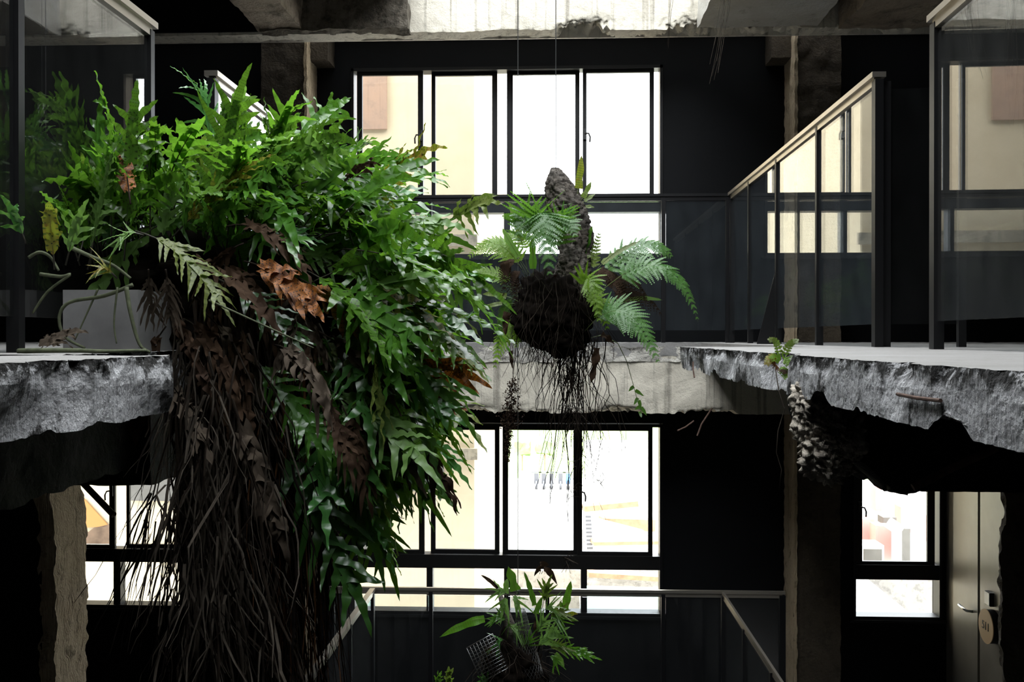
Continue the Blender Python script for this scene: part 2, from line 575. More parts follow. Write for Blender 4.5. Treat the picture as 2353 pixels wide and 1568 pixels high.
# longitudinal beams meeting it
x0, x1 = PXX(532, 6.96), PXX(600, 6.96)
mb = rough_box(MB(), PXX(532, 6.96), PXX(655, 7.1), 4.2, BY + 0.01, zb1 + 0.02, 2.88, (0.03, 0.05, 0.03), 0.02, 6, 2.0, None, 'xXzy')
struct('beam', mb, 'ceil_brown', 'brown ceiling beam running towards the viewer above the fern', 'beam', smooth=True)
mb = rough_box(MB(), PXX(1615, 7.4), PXX(1900, 7.4), 5.2, BY + 0.01, zb1 + 0.012, 2.88, (0.03, 0.05, 0.03), 0.010, 6, 4.0, None, 'xXzy')
struct('beam', mb, 'ceil_white', 'ceiling beam with flaking whitish plaster right of the pale top beam', 'beam', smooth=True)
mb = rough_box(MB(), PXX(1940, 7.5), PXX(2400, 7.4), 5.2, BY - 0.02, zb1 - 0.02, 2.88, (0.03, 0.05, 0.03), 0.022, 6, 6.0, None, 'xXzy')
struct('beam', mb, 'ceil_brown', 'wide bare brown soffit between the right column and the near glass', 'beam', smooth=True)


# columns
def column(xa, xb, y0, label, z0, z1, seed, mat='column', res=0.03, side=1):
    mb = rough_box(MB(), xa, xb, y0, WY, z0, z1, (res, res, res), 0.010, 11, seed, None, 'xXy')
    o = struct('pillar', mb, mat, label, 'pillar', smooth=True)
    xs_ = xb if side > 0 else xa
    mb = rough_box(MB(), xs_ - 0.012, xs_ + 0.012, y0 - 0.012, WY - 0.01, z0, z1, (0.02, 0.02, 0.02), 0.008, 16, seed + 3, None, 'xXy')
    mb.build('lit_plaster_edge', 'plaster', o, True)  # cream strip paints the window light onto the pillar's side
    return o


cl0, cl1 = PXX(600, 8.05), PXX(703, 8.05)
cr0, cr1 = PXX(1828, 8.05), PXX(1932, 8.05)
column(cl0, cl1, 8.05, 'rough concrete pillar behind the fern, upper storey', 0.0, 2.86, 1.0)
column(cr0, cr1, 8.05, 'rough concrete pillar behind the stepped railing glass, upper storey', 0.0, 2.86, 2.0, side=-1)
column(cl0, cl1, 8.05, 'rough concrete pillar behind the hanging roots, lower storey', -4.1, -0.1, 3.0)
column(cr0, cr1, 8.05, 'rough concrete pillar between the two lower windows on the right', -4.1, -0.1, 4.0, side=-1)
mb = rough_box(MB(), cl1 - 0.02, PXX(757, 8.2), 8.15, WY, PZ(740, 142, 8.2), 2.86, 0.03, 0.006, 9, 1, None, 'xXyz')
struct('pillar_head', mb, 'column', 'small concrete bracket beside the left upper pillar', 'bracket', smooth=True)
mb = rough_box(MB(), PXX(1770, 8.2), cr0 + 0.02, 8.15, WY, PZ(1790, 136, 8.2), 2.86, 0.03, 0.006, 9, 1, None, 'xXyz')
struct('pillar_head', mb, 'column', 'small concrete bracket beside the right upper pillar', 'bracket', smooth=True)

# upper-floor landing and slabs (floor level z = 0)
mb = rough_box(MB(), XL, XR, RY - 0.045, WY, -0.10, 0.0, (0.03, 0.12, 0.02), 0.005, 12, 3.0, None, 'yzZ')
struct('floor_landing', mb, 'slab_top', 'far concrete landing at floor level under the upper window', 'floor', smooth=True)
zb2 = PZ(1276, 951, BY - 0.10)
mb = rough_box(MB(), XL, XR, BY - 0.10, BY + 0.2, zb2, -0.09, (0.02, 0.05, 0.018), 0.007, 9, 21.0, beam_chip(zb2, 0.075, 8.3, 0.10), 'yzY')
struct('beam', mb, 'beam', 'pale streaked concrete beam between the upper and lower windows', 'beam', smooth=True)
# rough bulge of mortar along the landing lip
mb = rough_box(MB(), PXX(900, RY), PXX(1600, RY), RY - 0.047, BY, PZ(1200, 832, RY), -0.03, 0.018, 0.016, 10, 33.0, None, 'xXyz')
struct('trim_2', mb, 'lip', 'lumpy mortar lip along the edge of the far landing', 'trim', smooth=True)


def edge_chip(zt, zb, xs_sign, seed, amp):
    """bites out of the upper arris, a ragged lower edge and a few deep holes"""
    def f(p):
        t = (p.z - zb) / (zt - zb)
        n1 = noise.noise(Vector((p.y * 9 + seed, p.z * 9, 0.3))) + 0.5 * noise.noise(Vector((p.y * 31 + seed, p.z * 31, 2.3)))
        top = max(0.0, (t - 0.62) / 0.38)
        low = max(0.0, (0.25 - t) / 0.25)
        n2 = noise.noise(Vector((p.y * 3.3 + seed * 2, p.z * 5, 7.7)))
        a = max(0, n1 + 0.2) * amp * top + max(0, n2 - 0.12) * amp * 2.4
        b = max(0, noise.noise(Vector((p.y * 6 + seed, 9.1, 1))) + 0.3 * noise.noise(Vector((p.y * 27 + seed, 3, 1)))) * amp * 1.6 * low
        deep = 1.0 if abs(p.x - f.x) < 0.05 else 0.0
        return Vector((xs_sign * a * deep, 0, b * deep))
    return f


SRX, SLX = 0.535, -0.845
c = edge_chip(0.0, -0.092, 1.0, 2.2, 0.028)
c.x = SRX
mb = rough_box(MB(), SRX, SRX + 0.25, 0.75, 4.3, -0.092, 0.0, (0.06, 0.0065, 0.006), 0.0018, 45, 7.0, c, 'x')
mb.box(SRX + 0.06, XR, 0.4, 4.3, -0.085, -0.004)
sl = struct('floor_right', mb, 'slab_edge', 'ragged sawn concrete slab edge on the right', 'slab', smooth=False)
mb = rough_box(MB(), SRX, XR, 0.75, 4.3, -0.02, 0.0, (0.08, 0.02, 0.02), 0.002, 45, 7.0, c, 'Z')
mb.box(1.10, XR, 4.3, RY, -0.09, 0.0)
o = mb.build('floor_surface', 'slab_top', sl)
# raised ledge and rebar left in the cut
mb = MB()
for (a, b) in (((2068, 906), (2168, 921)), ((1595, 832), (1598, 868))):
    ya = YAT(SRX, a[0])
    yb = YAT(SRX, b[0])
    pa, pb = P(a[0], a[1], ya), P(b[0], b[1], yb)
    pa.x -= 0.004
    pb.x -= 0.004
    mb.tube([pa, (pa + pb) / 2 + Vector((-0.002, 0, -0.001)), pb], 0.003, 7)
mb.build('rebar', 'rust', sl)

c2 = edge_chip(0.0, -0.125, -1.0, 5.9, 0.03)
c2.x = SLX
SLN, SLE = 2.17, -1.13   # where the left slab steps back, and its edge beyond
mb = rough_box(MB(), SLX - 0.30, SLX, 1.1, SLN, -0.125, 0.0, (0.012, 0.007, 0.0065), 0.002, 40, 17.0, c2, 'XY')
mb.box(XL, SLX - 0.06, 0.4, SLN - 0.05, -0.118, -0.004)
c3 = edge_chip(0.0, -0.125, -1.0, 8.9, 0.03)
c3.x = SLE
rough_box(mb, SLE - 0.25, SLE, SLN - 0.05, RY, -0.125, 0.0, (0.06, 0.012, 0.01), 0.004, 40, 17.0, c3, 'X')
mb.box(XL, SLE - 0.06, SLN - 0.06, RY, -0.118, -0.004)
sl2 = struct('floor_left', mb, 'slab_edge', 'ragged concrete slab edge under the planter on the left', 'slab')
mb = rough_box(MB(), XL, SLX, 1.1, SLN, -0.02, 0.0, (0.08, 0.03, 0.02), 0.004, 40, 17.0, c2, 'Z')
rough_box(mb, XL, SLE, SLN, RY, -0.02, 0.0, (0.08, 0.03, 0.02), 0.004, 40, 17.0, c2, 'Z')
mb.build('floor_surface', 'slab_top', sl2)

# broken cross-beams under both slabs
def stub_chip(xe, sgn, seed):
    def f(p):
        k = max(0.0, 1 - abs(p.x - xe) / 0.22)
        n = nv(p, 8.0, seed) * 0.04 + nv(p, 24.0, seed) * 0.015
        low = max(0.0, (-0.12 - p.z) / 0.18)
        return n * k + Vector((sgn * 0.16 * low * low * k, 0, 0))
    return f


yc = 2.22
xe = PXX(1832, yc)
mb = rough_box(MB(), xe + 0.05, XR, yc, yc + 0.22, PZ(2100, 1131, yc), -0.085, 0.012, 0.004, 12, 3.0, stub_chip(xe + 0.05, 1.0, 3.0), 'xyzY')
cb = struct('beam', mb, 'near_black', 'dark broken cross beam under the right slab', 'beam', smooth=True)


mb = MB()
mb.tube([P(2290, 1030, 2.1), P(2190, 1075, 2.1), P(2098, 1121, 2.1)], 0.0085, 8)
mb.build('rebar', 'rust', cb)
mb = rough_box(MB(), XL, PXX(345, 3.9), 3.9, 4.25, PZ(220, 1116, 3.9), -0.115, 0.03, 0.006, 12, 8.0, None, 'XyzY')
cb2 = struct('beam', mb, 'near_black', 'dark cross beam under the left slab', 'beam', smooth=True)
mb = MB()
mb.tube([P(130, 1030, 3.8), P(190, 1110, 3.75), P(262, 1185, 3.7)], 0.012, 8)
mb.build('rebar', 'rust', cb2)
mb = rough_box(MB(), XL, PXX(172, 3.4), 2.6, 3.9, PZ(100, 1118, 3.4), -0.118, 0.04, 0.02, 7, 12.0, None, 'Xyz')
struct('beam', mb, 'near_black', 'short dark beam under the left slab at the photo edge', 'beam', smooth=True)
# rebar ends poking from the middle beam
mb = MB()
mb.tube([P(1594, 968, BY - 0.11), P(1575, 982, BY - 0.16), P(1557, 990, BY - 0.2)], 0.006, 7)
mb.tube([P(1636, 938, BY - 0.11), P(1612, 975, BY - 0.16), P(1602, 1002, BY - 0.18)], 0.006, 7)
o = mb.build('rebar', 'rust', bpy.data.objects['floor_landing'])

# lower storey: landing, broken wall ends
struct('floor_lower', MB().box(XL, XR, RY - 0.06, WY, FLOOR2 - 0.1, FLOOR2).box(XL, VX0 - 0.1, YB, RY, FLOOR2 - 0.1, FLOOR2).box(VX1 + 0.1, XR, YB, RY, FLOOR2 - 0.1, FLOOR2),
       'slab_top', 'lower storey landing around the void', 'floor')


def ragged(mb, xa, xb, y0, y1, seed, sides):
    def ch(p):
        return Vector((0.05 * noise.noise(Vector((seed, 3.3, p.z * 2.2))) + 0.02 * noise.noise(Vector((seed + 2, p.y * 9, p.z * 12))), 0, 0))
    return rough_box(mb, xa, xb, y0, y1, -4.1, -0.1, (0.02, 0.02, 0.02), 0.014, 15, seed, ch, sides)


XW = -3.2
yw0, yw1 = YAT(XW, 116), YAT(XW, 188)
ws = struct('wall_stub', MB().box(XL, XW - 0.06, yw0, yw1, -4.1, -0.1), 'dark_wall', 'black wall whose broken end stands beside the lower left window', 'broken wall')
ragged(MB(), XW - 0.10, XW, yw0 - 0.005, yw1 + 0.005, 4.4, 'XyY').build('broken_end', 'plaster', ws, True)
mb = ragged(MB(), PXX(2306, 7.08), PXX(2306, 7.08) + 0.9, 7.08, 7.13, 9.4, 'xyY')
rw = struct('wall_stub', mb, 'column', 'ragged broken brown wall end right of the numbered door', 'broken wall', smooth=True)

# ------------------------------------------------------------------ windows in the back wall
def window(name, label, xa, xb, ya, yb, sashes, sy, ty, mull, latches, sill=True):
    """pixel columns and rows on the wall plane; sashes = (left, left inner, right inner, right)"""
    X = lambda px: PXX(px, WY)
    Z = lambda py: PZ(1165, py, WY)
    F0, F1 = WY - 0.02, WY + 0.12
    f = MB()
    f.box(X(xa), X(xa) + 0.022, F0, F1, Z(yb), Z(ya)).box(X(xb) - 0.022, X(xb), F0, F1, Z(yb), Z(ya))
    f.box(X(xa), X(xb), F0, F1, Z(ya + 7), Z(ya)).box(X(xa), X(xb), F0, F1, Z(yb), Z(yb - 8))
    f.box(X(xa), X(xb), F0 + 0.01, F1, Z(ty[1]), Z(ty[0]))
    f.box(X(xa) - 0.03, X(xb) + 0.03, F0 - 0.02, F0 + 0.02, Z(yb + 5), Z(yb - 1))
    for a, b in mull:
        f.box(X(a), X(b), F0 + 0.02, F1 - 0.02, Z(yb), Z(ty[1]) + 0.001)
    w = struct(name, f, 'frame', label, 'window')
    for k, (a, b, c, d) in enumerate(sashes):
        y0 = WY + (0.012 if k % 3 == 0 else 0.05)
        y1 = y0 + 0.03
        s = MB()
        s.box(X(a), X(b), y0, y1, Z(sy[3]), Z(sy[0])).box(X(c), X(d), y0, y1, Z(sy[3]), Z(sy[0]))
        s.box(X(b), X(c), y0, y1, Z(sy[1]), Z(sy[0])).box(X(b), X(c), y0, y1, Z(sy[3]), Z(sy[2]))
        so = s.build('sash', 'frame', w)
        MB().box(X(b) - 0.004, X(c) + 0.004, y0 + 0.012, y0 + 0.018, Z(sy[2]) - 0.004, Z(sy[1]) + 0.004).build('pane', 'pane', so)
        for (lk, lx, ly, dr) in latches:
            if lk == k:
                q = MB()
                zc = Z(ly)
                q.box(X(lx) - 0.012, X(lx) + 0.012, y0 - 0.022, y0, zc - 0.045, zc + 0.045)
                px = X(lx) + dr * 0.03
                q.tube([(X(lx), y0 - 0.02, zc + 0.005), (px, y0 - 0.045, zc), (px + dr * 0.012, y0 - 0.05, zc - 0.03), (px + dr * 0.010, y0 - 0.05, zc - 0.075)], 0.007, 7)
                q.build('latch', 'black', so)
    ed = [xa + 6] + [v for ab in mull for v in ab] + [xb - 6]
    for i in range(0, len(ed), 2):
        MB().box(X(ed[i]), X(ed[i + 1]), WY + 0.05, WY + 0.056, Z(yb - 6), Z(ty[1] - 2)).build('pane', 'pane', w)
    return w


SA = [(820, 832, 960, 972), (990, 999, 1130, 1142), (1164, 1178, 1322, 1332), (1339, 1348, 1493, 1503)]
MU = [(980, 994), (1158, 1172), (1335, 1349)]
LT = [(0, 966, 310, -1), (3, 1344, 310, 1)]
window('window_1', 'wide upper black-framed window of four sliding sashes behind the hanging fern', 808, 1522, 154, 592, SA, (160, 169, 446, 453), (449, 489), MU, LT)
LT2 = [(0, 966, 1130, -1), (3, 1334, 1130, 1)]
SB = [(820, 834, 962, 975), (988, 999, 1136, 1147), (1154, 1167, 1318, 1330), (1326, 1338, 1490, 1500)]
window('window_2', 'wide lower black-framed window with sliding sashes below the streaked beam', 810, 1522, 974, 1414, SB, (980, 990, 1267, 1278), (1276, 1307), MU, LT2)
window('window_3', 'lower left window seen beside the hanging root curtain', 140, 420, 972, 1408, [(146, 158, 249, 262), (284, 291, 398, 410)], (980, 990, 1262, 1272), (1270, 1300), [(260, 276)],
       [(0, 256, 1135, -1)])
window('window_4', 'narrow lower right window beside the numbered door', 1960, 2164, 972, 1414, [(1968, 1983, 2133, 2150)], (980, 990, 1283, 1294), (1290, 1323), [], [(0, 1976, 1160, 1)])


# ------------------------------------------------------------------ glass railings
def railing(name, label, pts, zf, gussets=(), ends=(0.046, 0.046), rail=True, zt=1.12, rw=0.056, gm='rail_glass', rm='rail', group='glass railings around the void'):
    pts = [Vector((x, y, zf)) for x, y in pts]
    r = empty(name, pts[0], label, 'railing', group)
    up = Vector((0, 0, 1))
    n = len(pts)
    for i, p in enumerate(pts):
        t = (pts[min(i + 1, n - 1)] - pts[max(i - 1, 0)]).normalized()
        w = ends[0] if i == 0 else ends[1] if i == n - 1 else 0.030
        s = t.cross(up)
        m = MB()
        m.bar(p + up * 0.001, p + up * (zt - 0.02), w, 0.034, s)
        m.build('post', 'post', r)
    if rail:
        a, b = pts[0] + up * zt, pts[-1] + up * zt
        t = (b - a).normalized()
        s = t.cross(up)
        m = MB()
        m.bar(a - t * 0.02, b + t * 0.02, rw, 0.022)
        m.bar(a - up * 0.026, b - up * 0.026, rw * 0.54, 0.030)
        m.build('handrail', rm, r)
    for i in range(n - 1):
        a, b = pts[i], pts[i + 1]
        t = (b - a).normalized()
        m = MB()
        lo, hi = 0.095, zt - 0.05
        m.bar(a + t * 0.018 + up * (lo + hi) / 2, b - t * 0.018 + up * (lo + hi) / 2, 0.010, hi - lo)
        m.build('glass_panel', gm, r)
    for (i, dx, dy, h) in gussets:
        p = pts[i]
        m = MB()
        d = Vector((dx, dy, 0))
        th = d.normalized().cross(up) * 0.008
        m.poly([p + d.normalized() * 0.02 + up * 0.001, p + d + up * 0.001, p + d.normalized() * 0.02 + up * h], th)
        m.build('gusset_plate', 'post', r)
    return r


RX = 1.326
ys = [YAT(RX, px) for px in (2016, 1882, 1788, 1724, 1676)]
railing('glass_railing', 'stepped glass railing descending behind the hanging fern on the right', [(RX, y) for y in ys[:-1]] + [(RX, RY - 0.05)], 0.0, gussets=[(2, -0.125, 0, 0.42)], gm='rail_glass_dusty')
railing('glass_railing', 'dark glass panel turned square to the stepped railing on the right', [(RX + 0.045, ys[0] + 0.03), (RX + 0.34, ys[0] + 0.0)], 0.0, ends=(0.03, 0.03), rail=False)
yn = 3.42
xn = PXX(2152, yn)
an = math.radians(1.55)
railing('glass_railing', 'nearest tall glass railing at the right photo edge', [(xn, yn), (xn - math.sin(an) * 0.85, yn - math.cos(an) * 0.85), (xn - math.sin(an) * 1.7, yn - math.cos(an) * 1.7)], 0.0, gm='rail_glass_grey')
LX = -1.404
y1 = YAT(LX, 341)
y2 = YAT(LX, 36)
railing('glass_railing', 'nearest tall glass railing beside the planter on the left', [(LX, y1), (LX, y2), (LX, y2 - 0.85)], 0.0, ends=(0.032, 0.032))
y3 = YAT(LX, 489)
railing('glass_railing', 'glass railing behind the big fern on the left', [(LX, y3 + (7.55 - y3) * k / 4) for k in range(5)], 0.0)
railing('glass_railing', 'long glass railing under the upper window', [(PXX(856, RY), RY), (PXX(988, RY), RY), (PXX(1524, RY), RY), (PXX(1672, RY), RY)], 0.0, ends=(0.03, 0.03), gm='rail_glass_dusty', rm='post', rw=0.036)
railing('glass_railing', 'lower storey glass railing under the lower window', [(PXX(762, RY), RY), (PXX(856, RY), RY), (PXX(990, RY), RY), (PXX(1258, RY), RY), (PXX(1524, RY), RY), (PXX(1798, RY), RY)], FLOOR2, rw=0.03)
railing('glass_railing', 'lower storey glass railing slanting down at the left of the void', [(PXX(858, RY), RY - 0.06), (PXX(858, RY), 6.7), (PXX(858, RY), 5.85), (PXX(858, RY), 5.0)], FLOOR2, rw=0.04)
railing('glass_railing', 'lower storey glass railing slanting down at the right of the void', [(PXX(1660, RY), RY - 0.06), (PXX(1660, RY), 6.7), (PXX(1660, RY), 5.85), (PXX(1660, RY), 5.0)], FLOOR2, rw=0.016)

# ------------------------------------------------------------------ door wall, lower right
DX = PXX(2170, WY)
DYs = YAT(DX, 2249)
zt_, zb_ = -0.1, FLOOR2
struct('wall_partition', MB().box(DX, DX + 0.12, 7.2, DYs - 0.03, zb_, zt_).box(DX + 0.02, DX + 0.12, 8.26, WY, zb_, zt_).box(DX + 0.01, DX + 0.12, DYs - 0.04, 8.3, -0.75, zt_), 'door',
       'grey partition wall beside the door at the lower right', 'wall')
dr = struct('door_1', MB().box(DX, DX + 0.045, DYs + 0.012, 8.21, zb_ + 0.02, -0.75), 'door', 'flat grey door at the lower right beside the narrow window', 'door')
hy = YAT(DX, 2236)
hz = P(2236, 1400, hy).z
m = MB()
m.tube([(DX + 0.0, hy, hz - 0.02), (DX - 0.045, hy, hz - 0.015), (DX - 0.055, hy + 0.03, hz - 0.008), (DX - 0.055, hy + 0.125, hz)], 0.011, 8)
m.build('handle', 'steel', dr, True)
sx = DX - 0.062
sy_ = YAT(sx, 2266)
sz = P(2266, 1440, sy_).z
sg = empty('room_sign', (sx, sy_, sz), 'round tan room number sign standing off the wall beside the door', 'sign')
MB().disc((sx, sy_, sz), (1, 0, 0), 0.125, 0.006, 40).build('sign_face', 'sign', sg)
MB().disc((sx + 0.006, sy_, sz), (1, 0, 0), 0.122, 0.055, 40).build('sign_rim', 'frame', sg)
cu = bpy.data.curves.new('lettering', 'FONT')
cu.body = '511'
cu.size = 0.085
cu.align_x = 'CENTER'
cu.align_y = 'CENTER'
cu.extrude = 0.001
cu.materials.append(M['black'])
to = bpy.data.objects.new('lettering', cu)
col.objects.link(to)
to.matrix_world = Matrix(((0, 0, -1, sx - 0.0015), (-1, 0, 0, sy_), (0, 1, 0, sz), (0, 0, 0, 1)))
bpy.context.view_layer.update()
lm = bpy.data.meshes.new_from_object(to)
lo_ = bpy.data.objects.new('room_number', lm)
col.objects.link(lo_)
lo_.matrix_world = to.matrix_world.copy()
bpy.data.objects.remove(to)
lo_.parent = sg
lo_.matrix_parent_inverse = sg.matrix_world.inverted()
wy_ = YAT(DX, 2279)
wz_ = P(2279, 1376, wy_).z
sw = empty('light_switch', (DX, wy_, wz_), 'small square white-faced switch above the room sign', 'switch')
MB().box(DX - 0.03, DX, wy_ - 0.045, wy_ + 0.045, wz_ - 0.05, wz_ + 0.05).build('casing', 'black', sw)
MB().box(DX - 0.034, DX - 0.03, wy_ - 0.04, wy_ + 0.04, wz_ - 0.045, wz_ + 0.045).build('rocker', 'white', sw)

# ------------------------------------------------------------------ outside the windows
M['ext_cream'] = concrete('cream_render', (0.54, 0.45, 0.31), (0.49, 0.40, 0.265), (0.22, 0.165, 0.10), 0.06, 0.10, 0.05, 20, 0.6)
M['ext_ledge'] = concrete('stained_ledge', (0.36, 0.31, 0.23), (0.25, 0.21, 0.15), (0.07, 0.06, 0.05), 0.6, 0.6, 0.1, 20, 0.5)
M['ext_shutter'] = concrete('stained_brown_panel', (0.33, 0.21, 0.14), (0.29, 0.195, 0.14), (0.13, 0.10, 0.085), 0.5, 0.3, 0.05, 20, 0.5)
M['ext_grey'] = plain('grey_patch', (0.13, 0.12, 0.105), 0.9, 0, 0.2, 0.15, 3)
M['mural_orange'] = plain('mural_orange', (0.36, 0.16, 0.045), 0.9)
M['mural_brown'] = plain('mural_brown', (0.13, 0.085, 0.055), 0.9, 0, 0.2, 0.35, 6)
M['ext_white'] = plain('white_render', (0.78, 0.77, 0.74), 0.9)
M['ext_ground'] = plain('pale_yard', (0.45, 0.43, 0.40), 0.95, 0, 0.2, 0.08, 0.6)
M['ext_grass'] = plain('lawn', (0.29, 0.37, 0.15), 0.95, 0, 0.2, 0.08, 0.5)
M['ext_bush'] = plain('bush', (0.24, 0.33, 0.15), 0.95, 0, 0.2, 0.15, 3)
M['ext_red'] = plain('faded_red_sheet', (0.52, 0.27, 0.235), 0.8, 0, 0.3, 0.08, 3)
M['ext_wood'] = plain('old_timber', (0.30, 0.19, 0.115), 0.9, 0, 0.2, 0.25, 4)
M['ext_teal'] = plain('pale_teal_beam', (0.33, 0.46, 0.41), 0.7)
M['ext_dark'] = plain('dark_scooter', (0.10, 0.10, 0.11), 0.6)
M['ext_blue'] = plain('blue_scooter', (0.10, 0.20, 0.38), 0.6)
M['ext_stone'] = concrete('rubble_grey', (0.33, 0.31, 0.275), (0.22, 0.20, 0.175), (0.06, 0.05, 0.045), 0.1, 0.5, 0.2, 10, 0.5)

GZ = -9.0
bl = empty('building', (-7, 16, GZ), 'cream rendered building outside the left half of the windows', 'building')
bx = PXX(1090, 12)
MB().box(-16, bx, 12, 20, GZ, 9).build('wall', 'ext_cream', bl)
MB().box(-16, bx + 0.04, 11.94, 12.0, PZ(1040, 566, 12), PZ(1040, 540, 12)).build('ledge', 'ext_ledge', bl)
MB().box(-16, bx + 0.04, 11.94, 12.0, PZ(1040, 1056, 12), PZ(1040, 1030, 12)).build('ledge', 'ext_ledge', bl)
MB().box(PXX(760, 12), PXX(890, 12), 11.96, 12.0, PZ(860, 298, 12), PZ(860, 120, 12)).build('shutter', 'ext_shutter', bl)
MB().box(PXX(890, 12), PXX(1000, 12), 11.965, 12.0, PZ(940, 1128, 12), PZ(940, 1057, 12)).build('window', 'ext_grey', bl)
MB().box(PXX(832, 12), PXX(892, 12), 11.97, 12.0, PZ(860, 1262, 12), PZ(860, 1057, 12)).build('window', 'ext_grey', bl)
MB().box(PXX(1000, 12), PXX(1020, 12), 11.965, 12.0, PZ(940, 1118, 12), PZ(940, 1057, 12)).build('window', 'ext_grey', bl)
Q = lambda *a: [P(x, y, 11.97) for x, y in a]
MB().poly(Q((150, 1120), (196, 1150), (250, 1210), (150, 1216)), (0, 0.02, 0)).build('mural', 'mural_orange', bl)
MB().poly(Q((196, 1228), (215, 1214), (256, 1204), (256, 1252), (196, 1254)), (0, 0.02, 0)).build('mural', 'mural_brown', bl)
MB().box(PXX(300, 12), PXX(420, 12), 11.96, 12.0, PZ(300, 1150, 12), PZ(300, 1020, 12)).build('window', 'ext_grey', bl)
MB().box(-16, PXX(500, 12), 11.95, 12.0, PZ(300, 1264, 12), PZ(300, 1250, 12)).build('ledge', 'ext_white', bl)

g = MB().box(-30, 60, 9.5, 68, GZ - 0.2, GZ)
o = g.build('ground_yard', 'ext_ground')
tag(o, 'pale yard far below the windows', 'ground', None, 'structure')
mb = MB()
mb.poly([(-60, 64, GZ), (-60, 100, GZ + 4.0), (-60, 100, GZ)], (160, 0, 0))
o = mb.build('grass_bank', 'ext_grass')
tag(o, 'sloping pale green lawn beyond the row of scooters', 'lawn', None, 'structure')
for i, (px, py, s) in enumerate(((1200, 1030, 0.85), (1252, 1028, 0.9))):
    c = P(px, py, 66)
    t = empty('young_tree', (c.x, 66, GZ), 'small round young tree on the lawn, ' + ('the left one of two' if i == 0 else 'the right one of two'), 'tree', 'young trees on the lawn')
    m = MB()
    rough_box(m, c.x - s * 0.6, c.x + s * 0.6, 65.6, 66.4, c.z - s * 0.45, c.z + s * 0.45, 0.2, 0.25, 2.0, i * 3.0)
    m.build('crown', 'ext_bush', t, True)
    MB().tube([(c.x, 66, GZ - 0.05), (c.x, 66.1, c.z)], 0.05, 6).build('trunk', 'ext_wood', t)
sc_lab = ['dark scooter at the left end of the parked row', 'dark scooter second in the parked row', 'dark scooter in the middle of the parked row', 'dark scooter fourth in the parked row', 'blue scooter at the right end of the parked row']
for i, px in enumerate((1233, 1250, 1267, 1288, 1305)):
    x = PXX(px, 60)
    s = empty('scooter', (x, 60, GZ), sc_lab[i], 'scooter', 'scooters parked below the lawn')
    bm_ = 'ext_blue' if i == 4 else 'ext_dark'
    MB().poly([(x - 0.13, 59.4, GZ + 0.3), (x - 0.13, 59.3, GZ + 0.95), (x - 0.13, 59.55, GZ + 0.55), (x - 0.13, 60.4, GZ + 0.75), (x - 0.13, 60.5, GZ + 0.35)], (0.26, 0, 0)).build('body', bm_, s)
    for yy in (59.35, 60.45):
        MB().disc((x - 0.06, yy, GZ + 0.25), (1, 0, 0), 0.26, 0.12, 14).build('wheel', 'ext_dark', s)
    MB().bar((x - 0.3, 59.35, GZ + 1.0), (x + 0.3, 59.35, GZ + 1.0), 0.05, 0.05).build('handlebar', 'ext_dark', s)
# white hoarding and site clutter
h = MB()
xa, xb = PXX(1345, 50), PXX(1680, 50)
zt2 = PZ(1400, 1012, 50)
for k in range(5):
    h.box(xa + (xb - xa) * k / 5, xa + (xb - xa) * (k + 1) / 5 - 0.06, 50, 50.1, GZ, zt2)
tag(h.build('site_hoarding', 'ext_white'), 'white site hoarding panels behind the stacked timber', 'hoarding')
for (lab, a, b, w, hh, mat, Y, nm) in (
        ('pale teal steel beam sloping down over the timber pile', (1352, 1204), (1476, 1236), 0.5, 0.42, 'ext_teal', 30, 'steel_beam'),
        ('pale teal steel beam lying lowest behind the railing', (1300, 1372), (1520, 1378), 0.5, 0.45, 'ext_teal', 24, 'steel_beam'),
        ('reddish brown timber baulk lying above the teal beam', (1380, 1202), (1500, 1206), 0.5, 0.36, 'ext_wood', 31, 'timber_beam'),
        ('long pale timber raised at its right end', (1340, 1168), (1462, 1156), 0.5, 0.18, 'ext_wood', 33, 'timber_beam'),
        ('timber baulk lying at the bottom of the pile', (1360, 1246), (1540, 1243), 0.6, 0.1, 'ext_wood', 29, 'timber_beam'),
        ('thin timber just under the window transom', (1350, 1318), (1540, 1330), 0.4, 0.12, 'ext_wood', 26, 'timber_beam')):
    m = MB().bar(P(a[0], a[1], Y), P(b[0], b[1], Y + 0.4), w, hh)
    tag(m.build(nm, mat), lab, 'beam', 'beams in the yard')
m = MB()
rough_box(m, PXX(1345, 34), PXX(1600, 34), 33.5, 37, GZ, PZ(1400, 1285, 32), 0.4, 0.3, 1.2, 2)
tag(m.build('rubble_mound', 'ext_stone'), 'grey rubble mound under the stacked beams', 'rubble', None, 'stuff')
m = MB()
rough_box(m, PXX(1172, 21), PXX(1335, 21), 21, 23, GZ, PZ(1250, 1312, 21), 0.4, 0.1, 1.2, 5)
tag(m.build('stone_block', 'ext_stone'), 'low grey stone block behind the lower panes of the window', 'block')
ld = empty('ladder', P(1353, 1228, 29.2), 'short ladder leaning at the left end of the beams', 'ladder')
for k in range(10):
    y = 1188 + k * 9
    MB().bar(P(1345 + k * 0.4, y, 29.2), P(1358 + k * 0.5, y, 29.2), 0.05, 0.06).build('rung', 'ext_dark', ld)
for px in (1344, 1361):
    MB().bar(P(px, 1184, 29.2), P(px + 4, 1275, 29.2), 0.04, 0.04).build('stile', 'ext_white', ld)
